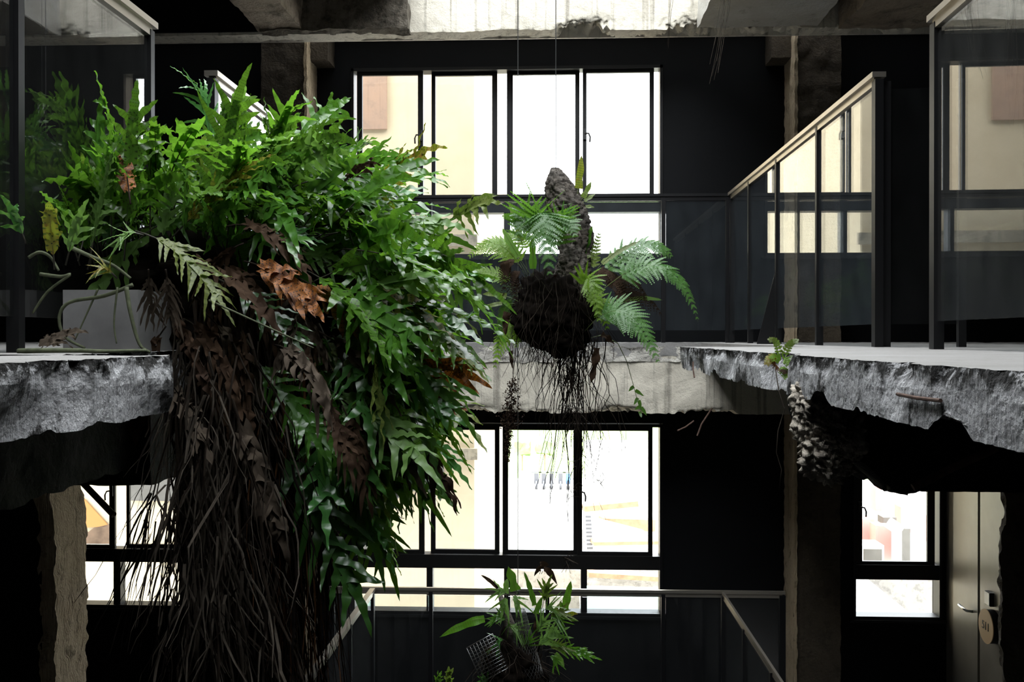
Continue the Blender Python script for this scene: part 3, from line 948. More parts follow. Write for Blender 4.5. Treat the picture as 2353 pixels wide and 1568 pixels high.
# red shed seen through the narrow right window
sh = empty('shed', (PXX(2060, 16), 16, GZ), 'faded red sheet-metal shed outside the narrow right window', 'shed')
def wall_px(pts, Y, d=0.3):
    return MB().poly([P(x, y, Y) for x, y in pts], (0, d, 0))
wall_px([(1965, 1193), (2010, 1193), (2010, 1300), (1965, 1300)], 16).build('wall', 'ext_red', sh)
wall_px([(2012, 1208), (2058, 1212), (2064, 1300), (2012, 1300)], 15.6).build('wall', 'ext_red', sh)
wall_px([(2070, 1166), (2180, 1204), (2180, 1275), (2100, 1228), (2070, 1214)], 16.5).build('wall', 'ext_red', sh)
wall_px([(2012, 1120), (2026, 1120), (2026, 1175), (2012, 1175)], 17).build('post', 'ext_red', sh)
wall_px([(2064, 1216), (2092, 1216), (2092, 1300), (2064, 1300)], 15.2).build('panel', 'ext_grey', sh)
wall_px([(2064, 1216), (2072, 1216), (2072, 1300), (2064, 1300)], 15.0).build('post', 'ext_white', sh)
wall_px([(2030, 1190), (2060, 1190), (2060, 1206), (2030, 1206)], 16.2).build('vent', 'ext_grey', sh)
MB().bar(P(2040, 1200, 15.3), P(2072, 1222, 15.2), 0.14, 0.14).build('pipe', 'ext_white', sh)
ac = empty('air_conditioner', P(2000, 1280, 14.5), 'white outdoor air conditioner in front of the red shed', 'air conditioner')
MB().box(PXX(1978, 14.5), PXX(2032, 14.5), 14.5, 14.9, PZ(2000, 1300, 14.5), PZ(2000, 1254, 14.5)).build('casing', 'ext_white', ac)
MB().box(PXX(1985, 14.5), PXX(2026, 14.5), 14.47, 14.5, PZ(2000, 1296, 14.5), PZ(2000, 1262, 14.5)).build('grille', 'ext_grey', ac)
m = wall_px([(1950, 1308), (1985, 1324), (2094, 1412), (2094, 1440), (1950, 1440)], 11, 0.8)
tag(m.build('ramp', 'ext_white'), 'white slanting concrete ramp outside the narrow right window', 'ramp')
m = wall_px([(1970, 1312), (2180, 1312), (2180, 1430), (1970, 1430)], 13.5, 0.3)
tag(m.build('yard_wall', 'ext_stone'), 'pale grey yard wall behind the white ramp', 'wall')
m = wall_px([(2066, 1319), (2078, 1319), (2078, 1334), (2066, 1330)], 13.2, 0.1)
tag(m.build('bucket', 'ext_blue'), 'small blue bucket on the grey yard wall', 'bucket')

# ------------------------------------------------------------------ leaves
UP = Vector((0, 0, 1))


def bez(a, c, b, t):
    return a * ((1 - t) ** 2) + c * (2 * t * (1 - t)) + b * (t * t)


def dbez(a, c, b, t):
    return ((c - a) * (1 - t) + (b - c) * t).normalized()


def lobe(mb, base, d, nrm, L, hw, bend, rnd, flare=0.7, K=7, wav=0.45, tip=2.2, ds=0.0105):
    """one leaf lobe: a creased, wavy, pointed strip"""
    n0 = len(mb.v)
    ph1, ph2 = rnd.uniform(0, 6.28), rnd.uniform(0, 6.28)
    wl = hw * rnd.uniform(3.0, 4.4)
    nrm = (nrm - d * nrm.dot(d)).normalized()
    for k in range(K):
        s = k / (K - 1)
        c = base + d * (L * s) + bend * (s * s)
        t = (d * L + bend * (2 * s)).normalized()
        sd = t.cross(nrm)
        if sd.length < 1e-5:
            sd = t.cross(UP)
        sd.normalize()
        n2 = sd.cross(t)
        h = hw * (1 + flare * (1 - s) ** 4) * max(0.0, 1 - s ** tip) ** 0.72 + hw * 0.012
        h *= 1 + 0.16 * math.sin(ph1 + s * L / wl * 6.28)
        w = hw * wav * min(1, 3 * s + 0.2) * (1 - 0.5 * s)
        e1 = c - sd * h + n2 * (w * math.sin(ph1 + s * L / wl * 6.28) + 0.12 * h)
        e2 = c + sd * h + n2 * (w * math.sin(ph2 + s * L / wl * 6.28) + 0.12 * h)
        mb.v += [tuple(e1), tuple(c), tuple(e2)]
    for k in range(K - 1):
        a = n0 + 3 * k
        u0, u1 = L * k / (K - 1) / ds, L * (k + 1) / (K - 1) / ds
        mb.face((a, a + 1, a + 4, a + 3), ((u0, -1), (u0, 0), (u1, 0), (u1, -1)))
        mb.face((a + 1, a + 2, a + 5, a + 4), ((u0, 0), (u0, 1), (u1, 1), (u1, 0)))


def frond(mb, st, A, C, B, W, n, rnd, ref, ts=0.28, droop=0.10, hwk=0.215, wav=0.60, ang=58, web=0.34, K=13, sr=0.0026):
    """pinnate lobed fern frond along the curve A-C-B; W = longest lobe"""
    A, C, B = Vector(A), Vector(C), Vector(B)
    Ltot = sum((bez(A, C, B, (i + 1) / 12) - bez(A, C, B, i / 12)).length for i in range(12))
    Lb = Ltot * (1 - ts)
    sp = Lb * 0.86 / n
    hw = sp * hwk

    def fr(t):
        T = dbez(A, C, B, t)
        N = ref - T * ref.dot(T)
        if N.length < 1e-4:
            N = Vector((0.3, -1, 0.2))
            N = N - T * N.dot(T)
        N.normalize()
        return T, N, T.cross(N).normalized()
    R = 2 * n + 4
    n0 = len(mb.v)
    for k in range(R + 1):
        u = k / R
        t = ts + (0.97 - ts) * u
        T, N, S = fr(t)
        p = bez(A, C, B, t)
        h = sp * web * (0.35 + 0.65 * math.sin(math.pi * min(1, 0.08 + 0.8 * u))) + 0.001
        if k == 0:
            h = 0.002
        mb.v += [tuple(p - S * h + N * h * 0.25), tuple(p), tuple(p + S * h + N * h * 0.25)]
    for k in range(R):
        a = n0 + 3 * k
        mb.face((a, a + 1, a + 4, a + 3), ((0, -.2), (0, 0), (1, 0), (1, -.2)))
        mb.face((a + 1, a + 2, a + 5, a + 4), ((0, 0), (0, .2), (1, .2), (1, 0)))
    for i in range(n):
        for sg_ in (-1, 1):
            u = (i + 0.45 + 0.25 * (sg_ > 0) + rnd.uniform(-.08, .08)) / n * 0.9
            t = ts + (1 - ts) * u
            T, N, S = fr(t)
            p = bez(A, C, B, t)
            prof = max(0.25, math.sin(math.pi * (0.16 + 0.62 * u)) ** 0.8 * (1 - 0.28 * u))
            L = W * prof * rnd.uniform(0.8, 1.15)
            a = math.radians(ang - 20 * u + rnd.uniform(-9, 9))
            d = (T * math.cos(a) + S * (sg_ * math.sin(a)) + N * rnd.uniform(-0.15, 0.3)).normalized()
            nn = (N + S * rnd.uniform(-.6, .6) + T * rnd.uniform(-.45, .45)).normalized()
            bend = T * (L * rnd.uniform(-0.1, 0.38)) - UP * (L * droop * rnd.uniform(0.0, 2.4)) + N * (L * rnd.uniform(-.34, .26))
            lobe(mb, p, d, nn, L, hw * rnd.uniform(0.8, 1.1), bend, rnd, 1.15, K, wav, 2.5)
    T, N, S = fr(0.93)
    Lt = W * rnd.uniform(0.75, 1.15)
    lobe(mb, bez(A, C, B, 0.93), T, N, Lt, hw * 1.05, -UP * (Lt * droop) + S * (Lt * rnd.uniform(-.12, .12)), rnd, 0.5, K + 1, wav)
    if st is not None:
        st.tube([bez(A, C, B, k / 9) - fr(k / 9)[1] * 0.0015 for k in range(9)], sr, 5, 0.35)


def lace(mb, st, A, C, B, W, rnd, ref, n=15, m=10, ts=0.22, droop=0.15, pw=0.20):
    """finely divided fern frond: pinnae of many small toothed leaflets"""
    A, C, B = Vector(A), Vector(C), Vector(B)
    Ltot = sum((bez(A, C, B, (i + 1) / 12) - bez(A, C, B, i / 12)).length for i in range(12))
    sp = Ltot * (1 - ts) / n

    def fr(t):
        T = dbez(A, C, B, t)
        N = ref - T * ref.dot(T)
        if N.length < 1e-4:
            N = Vector((0.3, -1, 0.2)) - T * 0.1
        N.normalize()
        return T, N, T.cross(N).normalized()
    for i in range(n):
        u = (i + 0.3) / n
        t = ts + (1 - ts) * u
        T, N, S = fr(t)
        p = bez(A, C, B, t)
        L = W * (1 - u) ** 0.85 * (0.75 + 0.25 * min(1, u * 6)) * rnd.uniform(0.9, 1.08) + 0.006
        for sg_ in (-1, 1):
            a = math.radians(64 - 14 * u + rnd.uniform(-5, 5))
            d = (T * math.cos(a) + S * (sg_ * math.sin(a)) + N * rnd.uniform(-.12, .12)).normalized()
            bend = -UP * (L * droop * rnd.uniform(0.5, 1.5)) + T * (L * 0.12)
            mm = max(3, int(1.4 * m * (0.35 + 0.65 * (1 - u))))
            l0 = min(sp * 0.78, L * pw * 2.0)
            for j in range(mm):
                s = (j + 0.4) / mm
                q = p + d * (L * s) + bend * (s * s)
                tt = (d * L + bend * 2 * s).normalized()
                nn = (N - tt * N.dot(tt)).normalized()
                ss = tt.cross(nn)
                ll = l0 * (1 - s) ** 0.7 + 0.0015
                wd = L / mm * 0.56
                for s2 in (-1, 1):
                    dd = (ss * s2 * 0.86 + tt * 0.5).normalized()
                    b0 = len(mb.v)
                    k2 = nn * (ll * rnd.uniform(-.12, .2))
                    mb.v += [tuple(q - tt * wd), tuple(q + dd * ll * 0.55 - tt * wd * 0.75 + k2 * .5), tuple(q + dd * ll + k2), tuple(q + dd * ll * 0.5 + tt * wd * 0.9), tuple(q + tt * wd)]
                    mb.face((b0, b0 + 1, b0 + 2, b0 + 3, b0 + 4))
    if st is not None:
        st.tube([bez(A, C, B, k / 9) for k in range(10)], 0.0016, 4, 0.3)


def strand(mb, p, length, rnd, w=0.003, sway=0.02, k=9, drift=(0, 0), flat=True):
    """hanging root or ribbon of dead leaf"""
    p = Vector(p)
    pts = [p.copy()]
    vx, vy = rnd.gauss(0, sway), rnd.gauss(0, sway)
    for i in range(k):
        vx = vx * 0.7 + rnd.gauss(0, sway)
        vy = vy * 0.7 + rnd.gauss(0, sway)
        p = p + Vector((vx + drift[0] / k, vy + drift[1] / k, -length / k))
        pts.append(p.copy())
    if not flat:
        mb.tube(pts, w / 2, 4, 0.4)
        return
    n0 = len(mb.v)
    a = rnd.uniform(-0.9, 0.9)
    for i, q in enumerate(pts):
        a += rnd.gauss(0, 0.35)
        h = w / 2 * (1 - 0.7 * (i / k) ** 2)
        d = Vector((math.cos(a), math.sin(a), 0)) * h
        mb.v += [tuple(q - d), tuple(q + Vector((d.y, -d.x, 0)) * 0.3), tuple(q + d)]
    for i in range(k):
        b = n0 + 3 * i
        mb.face((b, b + 1, b + 4, b + 3))
        mb.face((b + 1, b + 2, b + 5, b + 4))


def blob(mb, c, r, nu, nv_, amp, freq, seed, fine=0.3):
    """lumpy closed mass of roots or soil"""
    c, r = Vector(c), Vector(r)
    n0 = len(mb.v)
    for i in range(nu + 1):
        th = math.pi * i / nu
        for j in range(nv_):
            ph = 2 * math.pi * j / nv_
            d = Vector((math.sin(th) * math.cos(ph), math.sin(th) * math.sin(ph), math.cos(th)))
            q = Vector((d.x * r.x, d.y * r.y, d.z * r.z))
            w = 1 + amp * noise.noise(q * freq + Vector((seed, 0, 0))) + amp * fine * noise.noise(q * freq * 4 + Vector((0, seed, 0)))
            mb.v.append(tuple(c + q * w))
    for i in range(nu):
        for j in range(nv_):
            a, b = n0 + i * nv_ + j, n0 + i * nv_ + (j + 1) % nv_
            mb.face((a, a + nv_, b + nv_, b))


GLASS_X = -1.366


def off_glass(mb):
    """leaves press against the railing glass instead of passing through it"""
    mb.v = [(max(x, GLASS_X + 0.004 * math.sin(40 * y + 30 * z)), y, z) for x, y, z in mb.v]
    return mb


def PL(px, py, Y):
    """point among the big fern, kept on the near side of the railing glass"""
    if px < 1270:
        Y = min(Y, YAT(-1.35, px)) if px < 1200 else Y
    return P(px, py, Y)


# ------------------------------------------------------------------ the big fern in its planter
PY0, PY1 = 2.70, 4.3
px0, px1, pz1 = -1.362, -1.150, 0.172
pf = empty('potted_fern', (-1.26, 3.4, 0.0), 'huge shaggy lobed fern spilling from a grey planter on the left', 'fern')
m = MB()
t_ = 0.012
m.box(px0, px1, PY0, PY0 + t_, 0.001, pz1).box(px0, px1, PY1 - t_, PY1, 0.001, pz1)
m.box(px0, px0 + t_, PY0 + t_, PY1 - t_, 0.001, pz1).box(px1 - t_, px1, PY0 + t_, PY1 - t_, 0.001, pz1)
m.box(px0 + t_, px1 - t_, PY0 + t_, PY1 - t_, 0.001, 0.012)
pl = m.build('planter', 'planter', pf)
rough_box(MB(), px0 + t_, px1 - t_, PY0 + t_, PY1 - t_, 0.02, pz1 - 0.02, 0.03, 0.014, 12, 3).build('soil', 'soil', pl, True)

rm = MB()
blob(rm, P(520, 690, 3.35), (0.42, 0.45, 0.24), 36, 48, 0.30, 5, 1.0, 0.6)
blob(rm, P(600, 830, 3.3), (0.26, 0.35, 0.36), 36, 48, 0.30, 5, 4.0, 0.6)
off_glass(rm).build('blocking_root_core', 'root_dark', pf, True)  # dark root core added inside the fern to block light

rnd = random.Random(11)
UPZ = {'top': (('leaf_green', 4), ('leaf_bright', 4), ('leaf_spotted', 3), ('leaf_pale', 1.2), ('leaf_blue', 1), ('leaf_olive', 0.4)),
       'mid': (('leaf_green', 4), ('leaf_bright', 2), ('leaf_spotted', 3), ('leaf_pale', 0.8), ('leaf_blue', 1.2), ('leaf_olive', 1), ('leaf_yellow', 0.25)),
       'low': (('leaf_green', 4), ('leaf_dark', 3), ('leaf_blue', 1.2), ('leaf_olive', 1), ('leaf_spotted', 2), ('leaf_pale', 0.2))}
BULK = [(215, 600, 25, 25, 9, 90, 25, 110, 210, 'top'),
        (300, 560, 40, 40, 22, 84, 24, 120, 270, 'top'),
        (400, 530, 50, 40, 34, 62, 36, 110, 220, 'top'),
        (500, 490, 50, 40, 38, 42, 34, 110, 240, 'top'),
        (600, 475, 50, 40, 40, 24, 30, 130, 250, 'top'),
        (690, 520, 60, 50, 42, 4, 32, 150, 280, 'mid'),
        (730, 590, 60, 60, 50, -12, 30, 150, 300, 'mid'),
        (760, 680, 60, 60, 50, -26, 26, 160, 300, 'mid'),
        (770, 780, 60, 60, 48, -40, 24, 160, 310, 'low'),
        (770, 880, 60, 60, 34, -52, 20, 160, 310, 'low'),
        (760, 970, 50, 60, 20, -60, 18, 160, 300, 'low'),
        (560, 530, 150, 50, 50, -5, 70, 120, 240, 'mid')]
specs = []
for (bx_, by_, sx_, sy2, n_, an_, sd_, l0, l1, z_) in BULK:
    for k in range(n_):
        b = (rnd.gauss(bx_, sx_), rnd.gauss(by_, sy2))
        a = math.radians(rnd.gauss(an_, sd_))
        L = rnd.uniform(l0, l1)
        tp = (b[0] + math.cos(a) * L, b[1] - math.sin(a) * L)
        Yb = rnd.uniform(2.9, 3.8)
        Yt = min(3.95, max(2.72, Yb + rnd.gauss(-0.03, 0.28)))
        mt = rnd.choices([q for q, w in UPZ[z_]], [w for q, w in UPZ[z_]])[0]
        specs.append((b, tp, Yb, Yt, mt, rnd.uniform(0.08, 0.24), None))
# fronds that stand out in the photograph: base, tip, depth base, depth tip, blade, arch, (lobe, pairs, reference)
HERO = [((455, 640), (563, 150), 3.0, 2.9, 'leaf_spotted', 0.02, (0.165, 8, (0.35, -0.85, 0.3))),
        ((285, 600), (312, 190), 2.75, 2.75, 'leaf_spotted', 0.02, (0.12, 6, (0.3, -0.9, 0.2))),
        ((255, 560), (255, 270), 2.8, 2.75, 'leaf_bright', 0.02, (0.10, 5, (-0.3, -0.9, 0.2))),
        ((200, 620), (262, 330), 2.75, 2.7, 'leaf_pale', 0.02, (0.07, 8, (-0.4, -0.8, 0.3))),
        ((380, 560), (610, 350), 2.85, 2.8, 'leaf_yellow', 0.05, (0.10, 7, (-0.2, -0.7, 0.7))),
        ((560, 480), (780, 325), 3.0, 3.0, 'leaf_pale', 0.10, (0.13, 6, (-0.3, -0.6, 0.8))),
        ((620, 420), (760, 292), 3.2, 3.2, 'leaf_spotted', 0.2, (0.10, 5, (-0.2, -0.8, 0.4))),
        ((500, 400), (440, 150), 3.1, 3.0, 'leaf_blue', 0.25, (0.13, 6, (0.2, -0.5, 0.9))),
        ((720, 520), (925, 395), 3.1, 3.0, 'leaf_bright', 0.02, (0.10, 5, (0.2, -0.9, 0.3))),
        ((740, 520), (1000, 520), 3.1, 3.0, 'leaf_spotted', 0.12, (0.12, 7, (-0.1, -0.8, 0.6))),
        ((650, 470), (900, 380), 3.2, 3.1, 'leaf_green', 0.14, (0.12, 6, (0.1, -0.8, 0.5))),
        ((760, 640), (1050, 640), 3.1, 3.0, 'leaf_bright', 0.12, (0.09, 7, (0, -0.6, 0.8))),
        ((780, 660), (1095, 800), 3.1, 3.0, 'leaf_spotted', 0.12, (0.09, 8, (0.2, -0.7, 0.7))),
        ((820, 700), (1130, 870), 3.1, 3.0, 'leaf_olive', 0.16, (0.07, 8, (0.4, -0.6, 0.7))),
        ((700, 820), (1085, 975), 3.0, 2.9, 'leaf_blue', 0.06, (0.10, 7, (0.2, -0.7, 0.7))),
        ((780, 900), (1060, 1180), 3.2, 3.1, 'leaf_green', 0.12, (0.10, 7, (0.5, -0.7, 0.5))),
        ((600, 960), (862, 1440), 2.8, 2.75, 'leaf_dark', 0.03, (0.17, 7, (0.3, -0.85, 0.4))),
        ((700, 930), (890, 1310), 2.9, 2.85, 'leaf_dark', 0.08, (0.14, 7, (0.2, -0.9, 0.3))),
        ((700, 840), (860, 1180), 2.85, 2.8, 'leaf_green', 0.10, (0.10, 8, (0.3, -0.8, 0.4))),
        ((600, 880), (850, 1120), 2.8, 2.75, 'leaf_green', 0.06, (0.12, 7, (0.2, -0.85, 0.45))),
        ((560, 800), (760, 1060), 2.75, 2.7, 'leaf_green', 0.10, (0.11, 7, (0.1, -0.8, 0.5))),
        ((310, 530), (545, 730), 2.65, 2.6, 'leaf_olive', 0.22, (0.095, 9, (0.1, -0.6, 0.8))),
        ((330, 540), (240, 560), 2.6, 2.55, 'leaf_pale', 0.3, (0.07, 4, (0.1, -0.6, 0.8))),
        ((500, 640), (720, 830), 2.75, 2.65, 'leaf_dark', 0.14, (0.10, 8, (0.2, -0.7, 0.6))),
        ((60, 560), (15, 455), 2.45, 2.4, 'leaf_blue', 0.05, (0.06, 2, (0.2, -0.8, 0.5))),
        ((125, 620), (112, 460), 2.5, 2.45, 'leaf_yellow', 0.02, (0.04, 2, (0.2, -0.9, 0.2))),
        ((150, 610), (190, 470), 2.55, 2.5, 'leaf_pale', 0.05, (0.06, 3, (0.2, -0.9, 0.2))),
        ((270, 640), (205, 600), 2.6, 2.55, 'leaf_yellow', 0.2, (0.06, 4, (0.2, -0.8, 0.5)))]
for (b, tp, Yb, Yt, mt, ar, ex) in HERO:
    specs.append((b, tp, Yb, Yt, mt, ar, ex))


def spec_score(s):
    L = math.hypot(s[1][0] - s[0][0], s[1][1] - s[0][1])
    return 1e6 if s[6] else L / (0.5 * (s[2] + s[3])) ** 1.5


specs.sort(key=spec_score, reverse=True)
LM = ['leaf_green', 'leaf_bright', 'leaf_spotted', 'leaf_pale', 'leaf_blue', 'leaf_olive', 'leaf_yellow', 'leaf_dark']
rest = MB()
rest_st = MB()
for i, (b, tp, Yb, Yt, mt, ar, ex) in enumerate(specs):
    r = random.Random(1000 + i)
    A, B = PL(b[0], b[1], Yb), PL(tp[0], tp[1], Yt)
    L = (B - A).length
    C = (A + B) / 2 + UP * (L * ar)
    if ex:
        W, n, ref = ex[0], ex[1], Vector(ex[2])
        B = A + (B - A) * (1 - 0.55 * W / L)
    else:
        W = min(0.145, max(0.07, L * r.uniform(0.28, 0.46)))
        n = max(4, min(8, round(L * 0.72 / r.uniform(0.050, 0.072))))
        ref = Vector((r.gauss(0, 0.7), -0.6 + r.gauss(0, 0.5), 0.45 + r.gauss(0, 0.5)))
    if i < 100:
        mb, st = MB(), MB()
        frond(mb, st, A, C, B, W, n, r, ref, ts=r.uniform(0.2, 0.34) if not ex else 0.22, droop=r.uniform(0.05, 0.28))
        fo = off_glass(mb).build('frond', mt, pf, True)
        off_glass(st).build('stalk', 'stalk', fo, True)
    else:
        rest.cur = LM.index(mt)
        frond(rest, rest_st, A, C, B, W, n, r, ref, ts=r.uniform(0.2, 0.34), droop=r.uniform(0.05, 0.3), K=11)
ro = tag(off_glass(rest).build('fern_foliage', LM, pf, True), None, None, None, 'stuff')
off_glass(rest_st).build('stalk', 'stalk', ro, True)

# dead fronds draped under the green ones
DEAD = [((520, 520), (690, 600), 2.7, 'leaf_brown', 0.35, 0.09), ((560, 600), (720, 700), 2.7, 'leaf_orange', 0.15, 0.09),
        ((690, 640), (830, 760), 2.9, 'leaf_orange', 0.12, 0.08), ((880, 850), (1070, 858), 2.95, 'leaf_orange', 0.16, 0.11),
        ((880, 860), (1030, 915), 3.0, 'leaf_orange', 0.1, 0.09), ((790, 880), (950, 1080), 2.95, 'leaf_grey', 0.12, 0.09),
        ((860, 940), (1035, 1130), 3.0, 'leaf_brown', 0.2, 0.10), ((520, 900), (650, 1240), 2.6, 'leaf_grey', 0.02, 0.07),
        ((380, 620), (395, 720), 2.5, 'leaf_grey', 0.1, 0.07), ((340, 620), (350, 720), 2.55, 'leaf_grey', 0.1, 0.06),
        ((780, 430), (850, 375), 3.0, 'leaf_brown', 0.2, 0.06), ((700, 700), (640, 840), 2.7, 'leaf_grey', 0.2, 0.06),
        ((300, 470), (285, 350), 2.65, 'leaf_orange', 0.02, 0.05), ((560, 560), (470, 640), 2.7, 'leaf_brown', 0.2, 0.08)]
for k in range(66):
    bx_ = rnd.uniform(360, 800)
    by_ = rnd.uniform(560, 900) + max(0, bx_ - 600) * 0.5
    a = math.radians(rnd.gauss(-70, 24))
    L = rnd.uniform(120, 280)
    DEAD.append(((bx_, by_), (bx_ + math.cos(a) * L, by_ - math.sin(a) * L), rnd.uniform(2.65, 3.3), rnd.choice(('leaf_brown', 'leaf_brown', 'leaf_grey', 'leaf_brown', 'leaf_grey', 'leaf_orange' if by_ < 700 and bx_ > 520 else 'leaf_brown')), rnd.uniform(0.05, 0.3), rnd.uniform(0.04, 0.075)))
for i, (b, tp, Y, mt, ar, W) in enumerate(DEAD):
    r = random.Random(5000 + i)
    A, B = PL(b[0], b[1], Y), PL(tp[0], tp[1], Y + r.gauss(0, 0.08))
    L = (B - A).length
    C = (A + B) / 2 + UP * (L * ar)
    mb, st = MB(), MB()
    frond(mb, st, A, C, B, W, r.choice((4, 5, 5)), r, Vector((r.gauss(0, 0.6), -0.7, r.gauss(0.3, 0.5))), ts=0.2, droop=r.uniform(0.3, 0.7) if mt != 'leaf_orange' else 0.15, hwk=0.24 if mt != 'leaf_orange' else 0.3, wav=0.9, ang=46, web=0.2)
    fo = off_glass(mb).build('dead_frond', mt, pf, True)
    st.build('stalk', 'root', fo, True)

# curtain of hanging roots and dead ribbons
cur = MB()
RM = ['root_dark', 'root', 'root_grey', 'root_red']
for k in range(1000):      # dense dark body
    x = rnd.triangular(385, 740, 530)
    y = rnd.uniform(640, 960) + max(0, x - 640) * 0.6
    Y = rnd.uniform(2.8, 3.7)
    p = P(x, y, Y)
    p.x = max(p.x, SLE + 0.05 + rnd.uniform(0, 0.1))
    L = p.z - PZ(x, rnd.uniform(1250, 1900), Y)
    cur.cur = 3 if x > 610 and rnd.random() < 0.3 else rnd.choice((0, 0, 1, 1))
    strand(cur, p, L, rnd, rnd.uniform(0.003, 0.010), 0.008, 10, ((x - 540) / 540 * 0.12 - 0.04 if x < 540 else 0.02, 0))
for k in range(330):       # dry ribbons in front
    x = rnd.triangular(365, 680, 450)
    y = rnd.uniform(760, 1420)
    Y = rnd.uniform(2.55, 2.8)
    p = P(x, y, Y)
    p.x = max(p.x, SLE + 0.06)
    cur.cur = rnd.choice((1, 2, 2, 2, 0))
    strand(cur, p, rnd.uniform(0.2, 0.6), rnd, rnd.uniform(0.003, 0.010), 0.008, 9, (rnd.gauss((x - 470) / 500 * 0.16, 0.05), 0))
for k in range(170):       # reddish fine roots at the right side
    x = rnd.uniform(600, 760)
    p = P(x, rnd.uniform(900, 1250), rnd.uniform(2.9, 3.5))
    cur.cur = rnd.choice((3, 3, 1))
    strand(cur, p, rnd.uniform(0.3, 0.9), rnd, rnd.uniform(0.0015, 0.0035), 0.009, 10, (0.01, 0))
for k in range(18):
    cur.cur = 0
    strand(cur, P(rnd.uniform(330, 375), rnd.uniform(1120, 1240), 2.75), rnd.uniform(0.2, 0.42), rnd, rnd.uniform(0.003, 0.009), 0.006, 8, (-rnd.uniform(0.04, 0.17), 0))
tag(off_glass(cur).build('root_curtain', RM, pf), None, None, None, 'stuff')

# runners trailing over the planter and slab
tw = MB()
def runner(px_pts, Ys, r):
    n = len(px_pts)
    pts = [P(x, y, Ys[i] if isinstance(Ys, (list, tuple)) else Ys) for i, (x, y) in enumerate(px_pts)]
    sm = []
    for i in range(n - 1):
        for k in range(5):
            t = k / 5
            a, b, c_, d_ = pts[max(i - 1, 0)], pts[i], pts[i + 1], pts[min(i + 2, n - 1)]
            sm.append(0.5 * ((2 * b) + (c_ - a) * t + (2 * a - 5 * b + 4 * c_ - d_) * t * t + (3 * b - a - 3 * c_ + d_) * t ** 3))
    sm.append(pts[-1])
    tw.tube(sm, r, 6, 0.6)
runner([(305, 655), (240, 680), (160, 695), (136, 730), (150, 775), (195, 800)], 2.62, 0.006)
runner([(165, 570), (210, 590), (260, 610), (300, 640)], 2.6, 0.006)
runner([(66, 592), (90, 580), (115, 590), (135, 622)], 2.5, 0.005)
runner([(92, 630), (140, 636), (160, 632), (110, 670), (75, 720)], 2.55, 0.005)
runner([(0, 808), (90, 806), (180, 806), (240, 808), (335, 806)], [2.5, 2.45, 2.45, 2.42, 2.4], 0.007)
runner([(290, 660), (300, 720), (320, 790), (345, 810)], 2.6, 0.006)
runner([(225, 665), (200, 720), (172, 782)], 2.62, 0.003)
runner([(270, 660), (262, 740), (268, 790)], 2.6, 0.003)
runner([(480, 690), (600, 745), (720, 800)], 2.6, 0.003)
off_glass(tw).build('runner', 'twig', pf, True)

# ------------------------------------------------------------------ hanging fern on cork bark
HY = 4.5
hf = empty('hanging_fern', P(1275, 720, HY), 'lacy fern growing on a cork bark log hung in the middle of the void', 'fern')
path = [(1276, 386, 8), (1279, 400, 17), (1287, 430, 27), (1298, 470, 34), (1310, 505, 33), (1322, 540, 31), (1322, 580, 29), (1318, 620, 33), (1316, 650, 37), (1318, 690, 34), (1312, 730, 26)]
m = MB()
NR, NC = 110, 72
n0 = 0
for i in range(NR + 1):
    f = i / NR * (len(path) - 1)
    k = min(int(f), len(path) - 2)
    t = f - k
    a, b = path[k], path[k + 1]
    c = P(a[0] + (b[0] - a[0]) * t, a[1] + (b[1] - a[1]) * t, HY)
    r_ = 1.3 * (a[2] + (b[2] - a[2]) * t) / FPX * HY
    for j in range(NC):
        an = 2 * math.pi * j / NC
        d = Vector((math.cos(an), math.sin(an) * 0.8, 0))
        ridge = abs(noise.noise(Vector((math.cos(an) * 2.2, math.sin(an) * 2.2, c.z * 5))))
        plate = abs(noise.noise(Vector((math.cos(an) * 3.5 + 7, math.sin(an) * 3.5, c.z * 38))))
        fine = noise.noise(Vector((math.cos(an) * 9, math.sin(an) * 9, c.z * 95)))
        lump = noise.noise(Vector((math.cos(an) * 1.2 + 3, math.sin(an) * 1.2, c.z * 9)))
        q = r_ * (1 + 0.25 * lump - 0.5 * max(0, 0.22 - ridge) * 2.4 - 0.5 * max(0, 0.16 - plate) * 2.2 + 0.09 * fine)
        m.v.append(tuple(c + d * q))
for i in range(NR):
    for j in range(NC):
        a, b = i * NC + j, i * NC + (j + 1) % NC
        m.face((a, a + NC, b + NC, b))
m.face(list(range(NC))[::-1])
k_ = NT('cork_bark')
pp = k_.pos(1, 1, 3.2)
f1 = k_.ramp(k_.noise(pp, 26, 8, 0.7), 0.35, 0.68)
f2 = k_.ramp(k_.noise(k_.pos(), 9, 4), 0.4, 0.7)
k_.link(k_.mix(f2, k_.mix(f1, (0.035, 0.028, 0.022), (0.17, 0.145, 0.12)), k_.mix(f1, (0.05, 0.045, 0.04), (0.26, 0.24, 0.215))), k_.b.inputs['Base Color'])
k_.b.inputs['Roughness'].default_value = 0.95
k_.b.inputs['Specular IOR Level'].default_value = 0.2
k_.bump(k_.noise(pp, 60, 8, 0.7), 1.0, 0.012)
M['bark'] = k_.m
m.build('bark_log', 'bark', hf, True)
m = MB()
blob(m, P(1270, 716, HY), (0.172, 0.15, 0.185), 56, 72, 0.22, 9, 2.0, 0.9)
blob(m, P(1285, 762, HY), (0.125, 0.12, 0.105), 48, 60, 0.25, 10, 7.0, 0.9)
rb = m.build('root_ball', 'root_dark', hf, True)
r = random.Random(77)
m = MB()
HM = ['root_dark', 'root', 'root_grey']
for k in range(150):      # fibres over the ball
    th = r.uniform(0, 6.28)
    p = P(1275 + math.cos(th) * 78, 650 + r.uniform(-25, 40), HY + math.sin(th) * 0.15)
    m.cur = r.choice((0, 1, 1, 2))
    strand(m, p, r.uniform(0.15, 0.42), r, r.uniform(0.002, 0.004), 0.010, 8, (r.gauss(0, 0.03), -0.02), False)
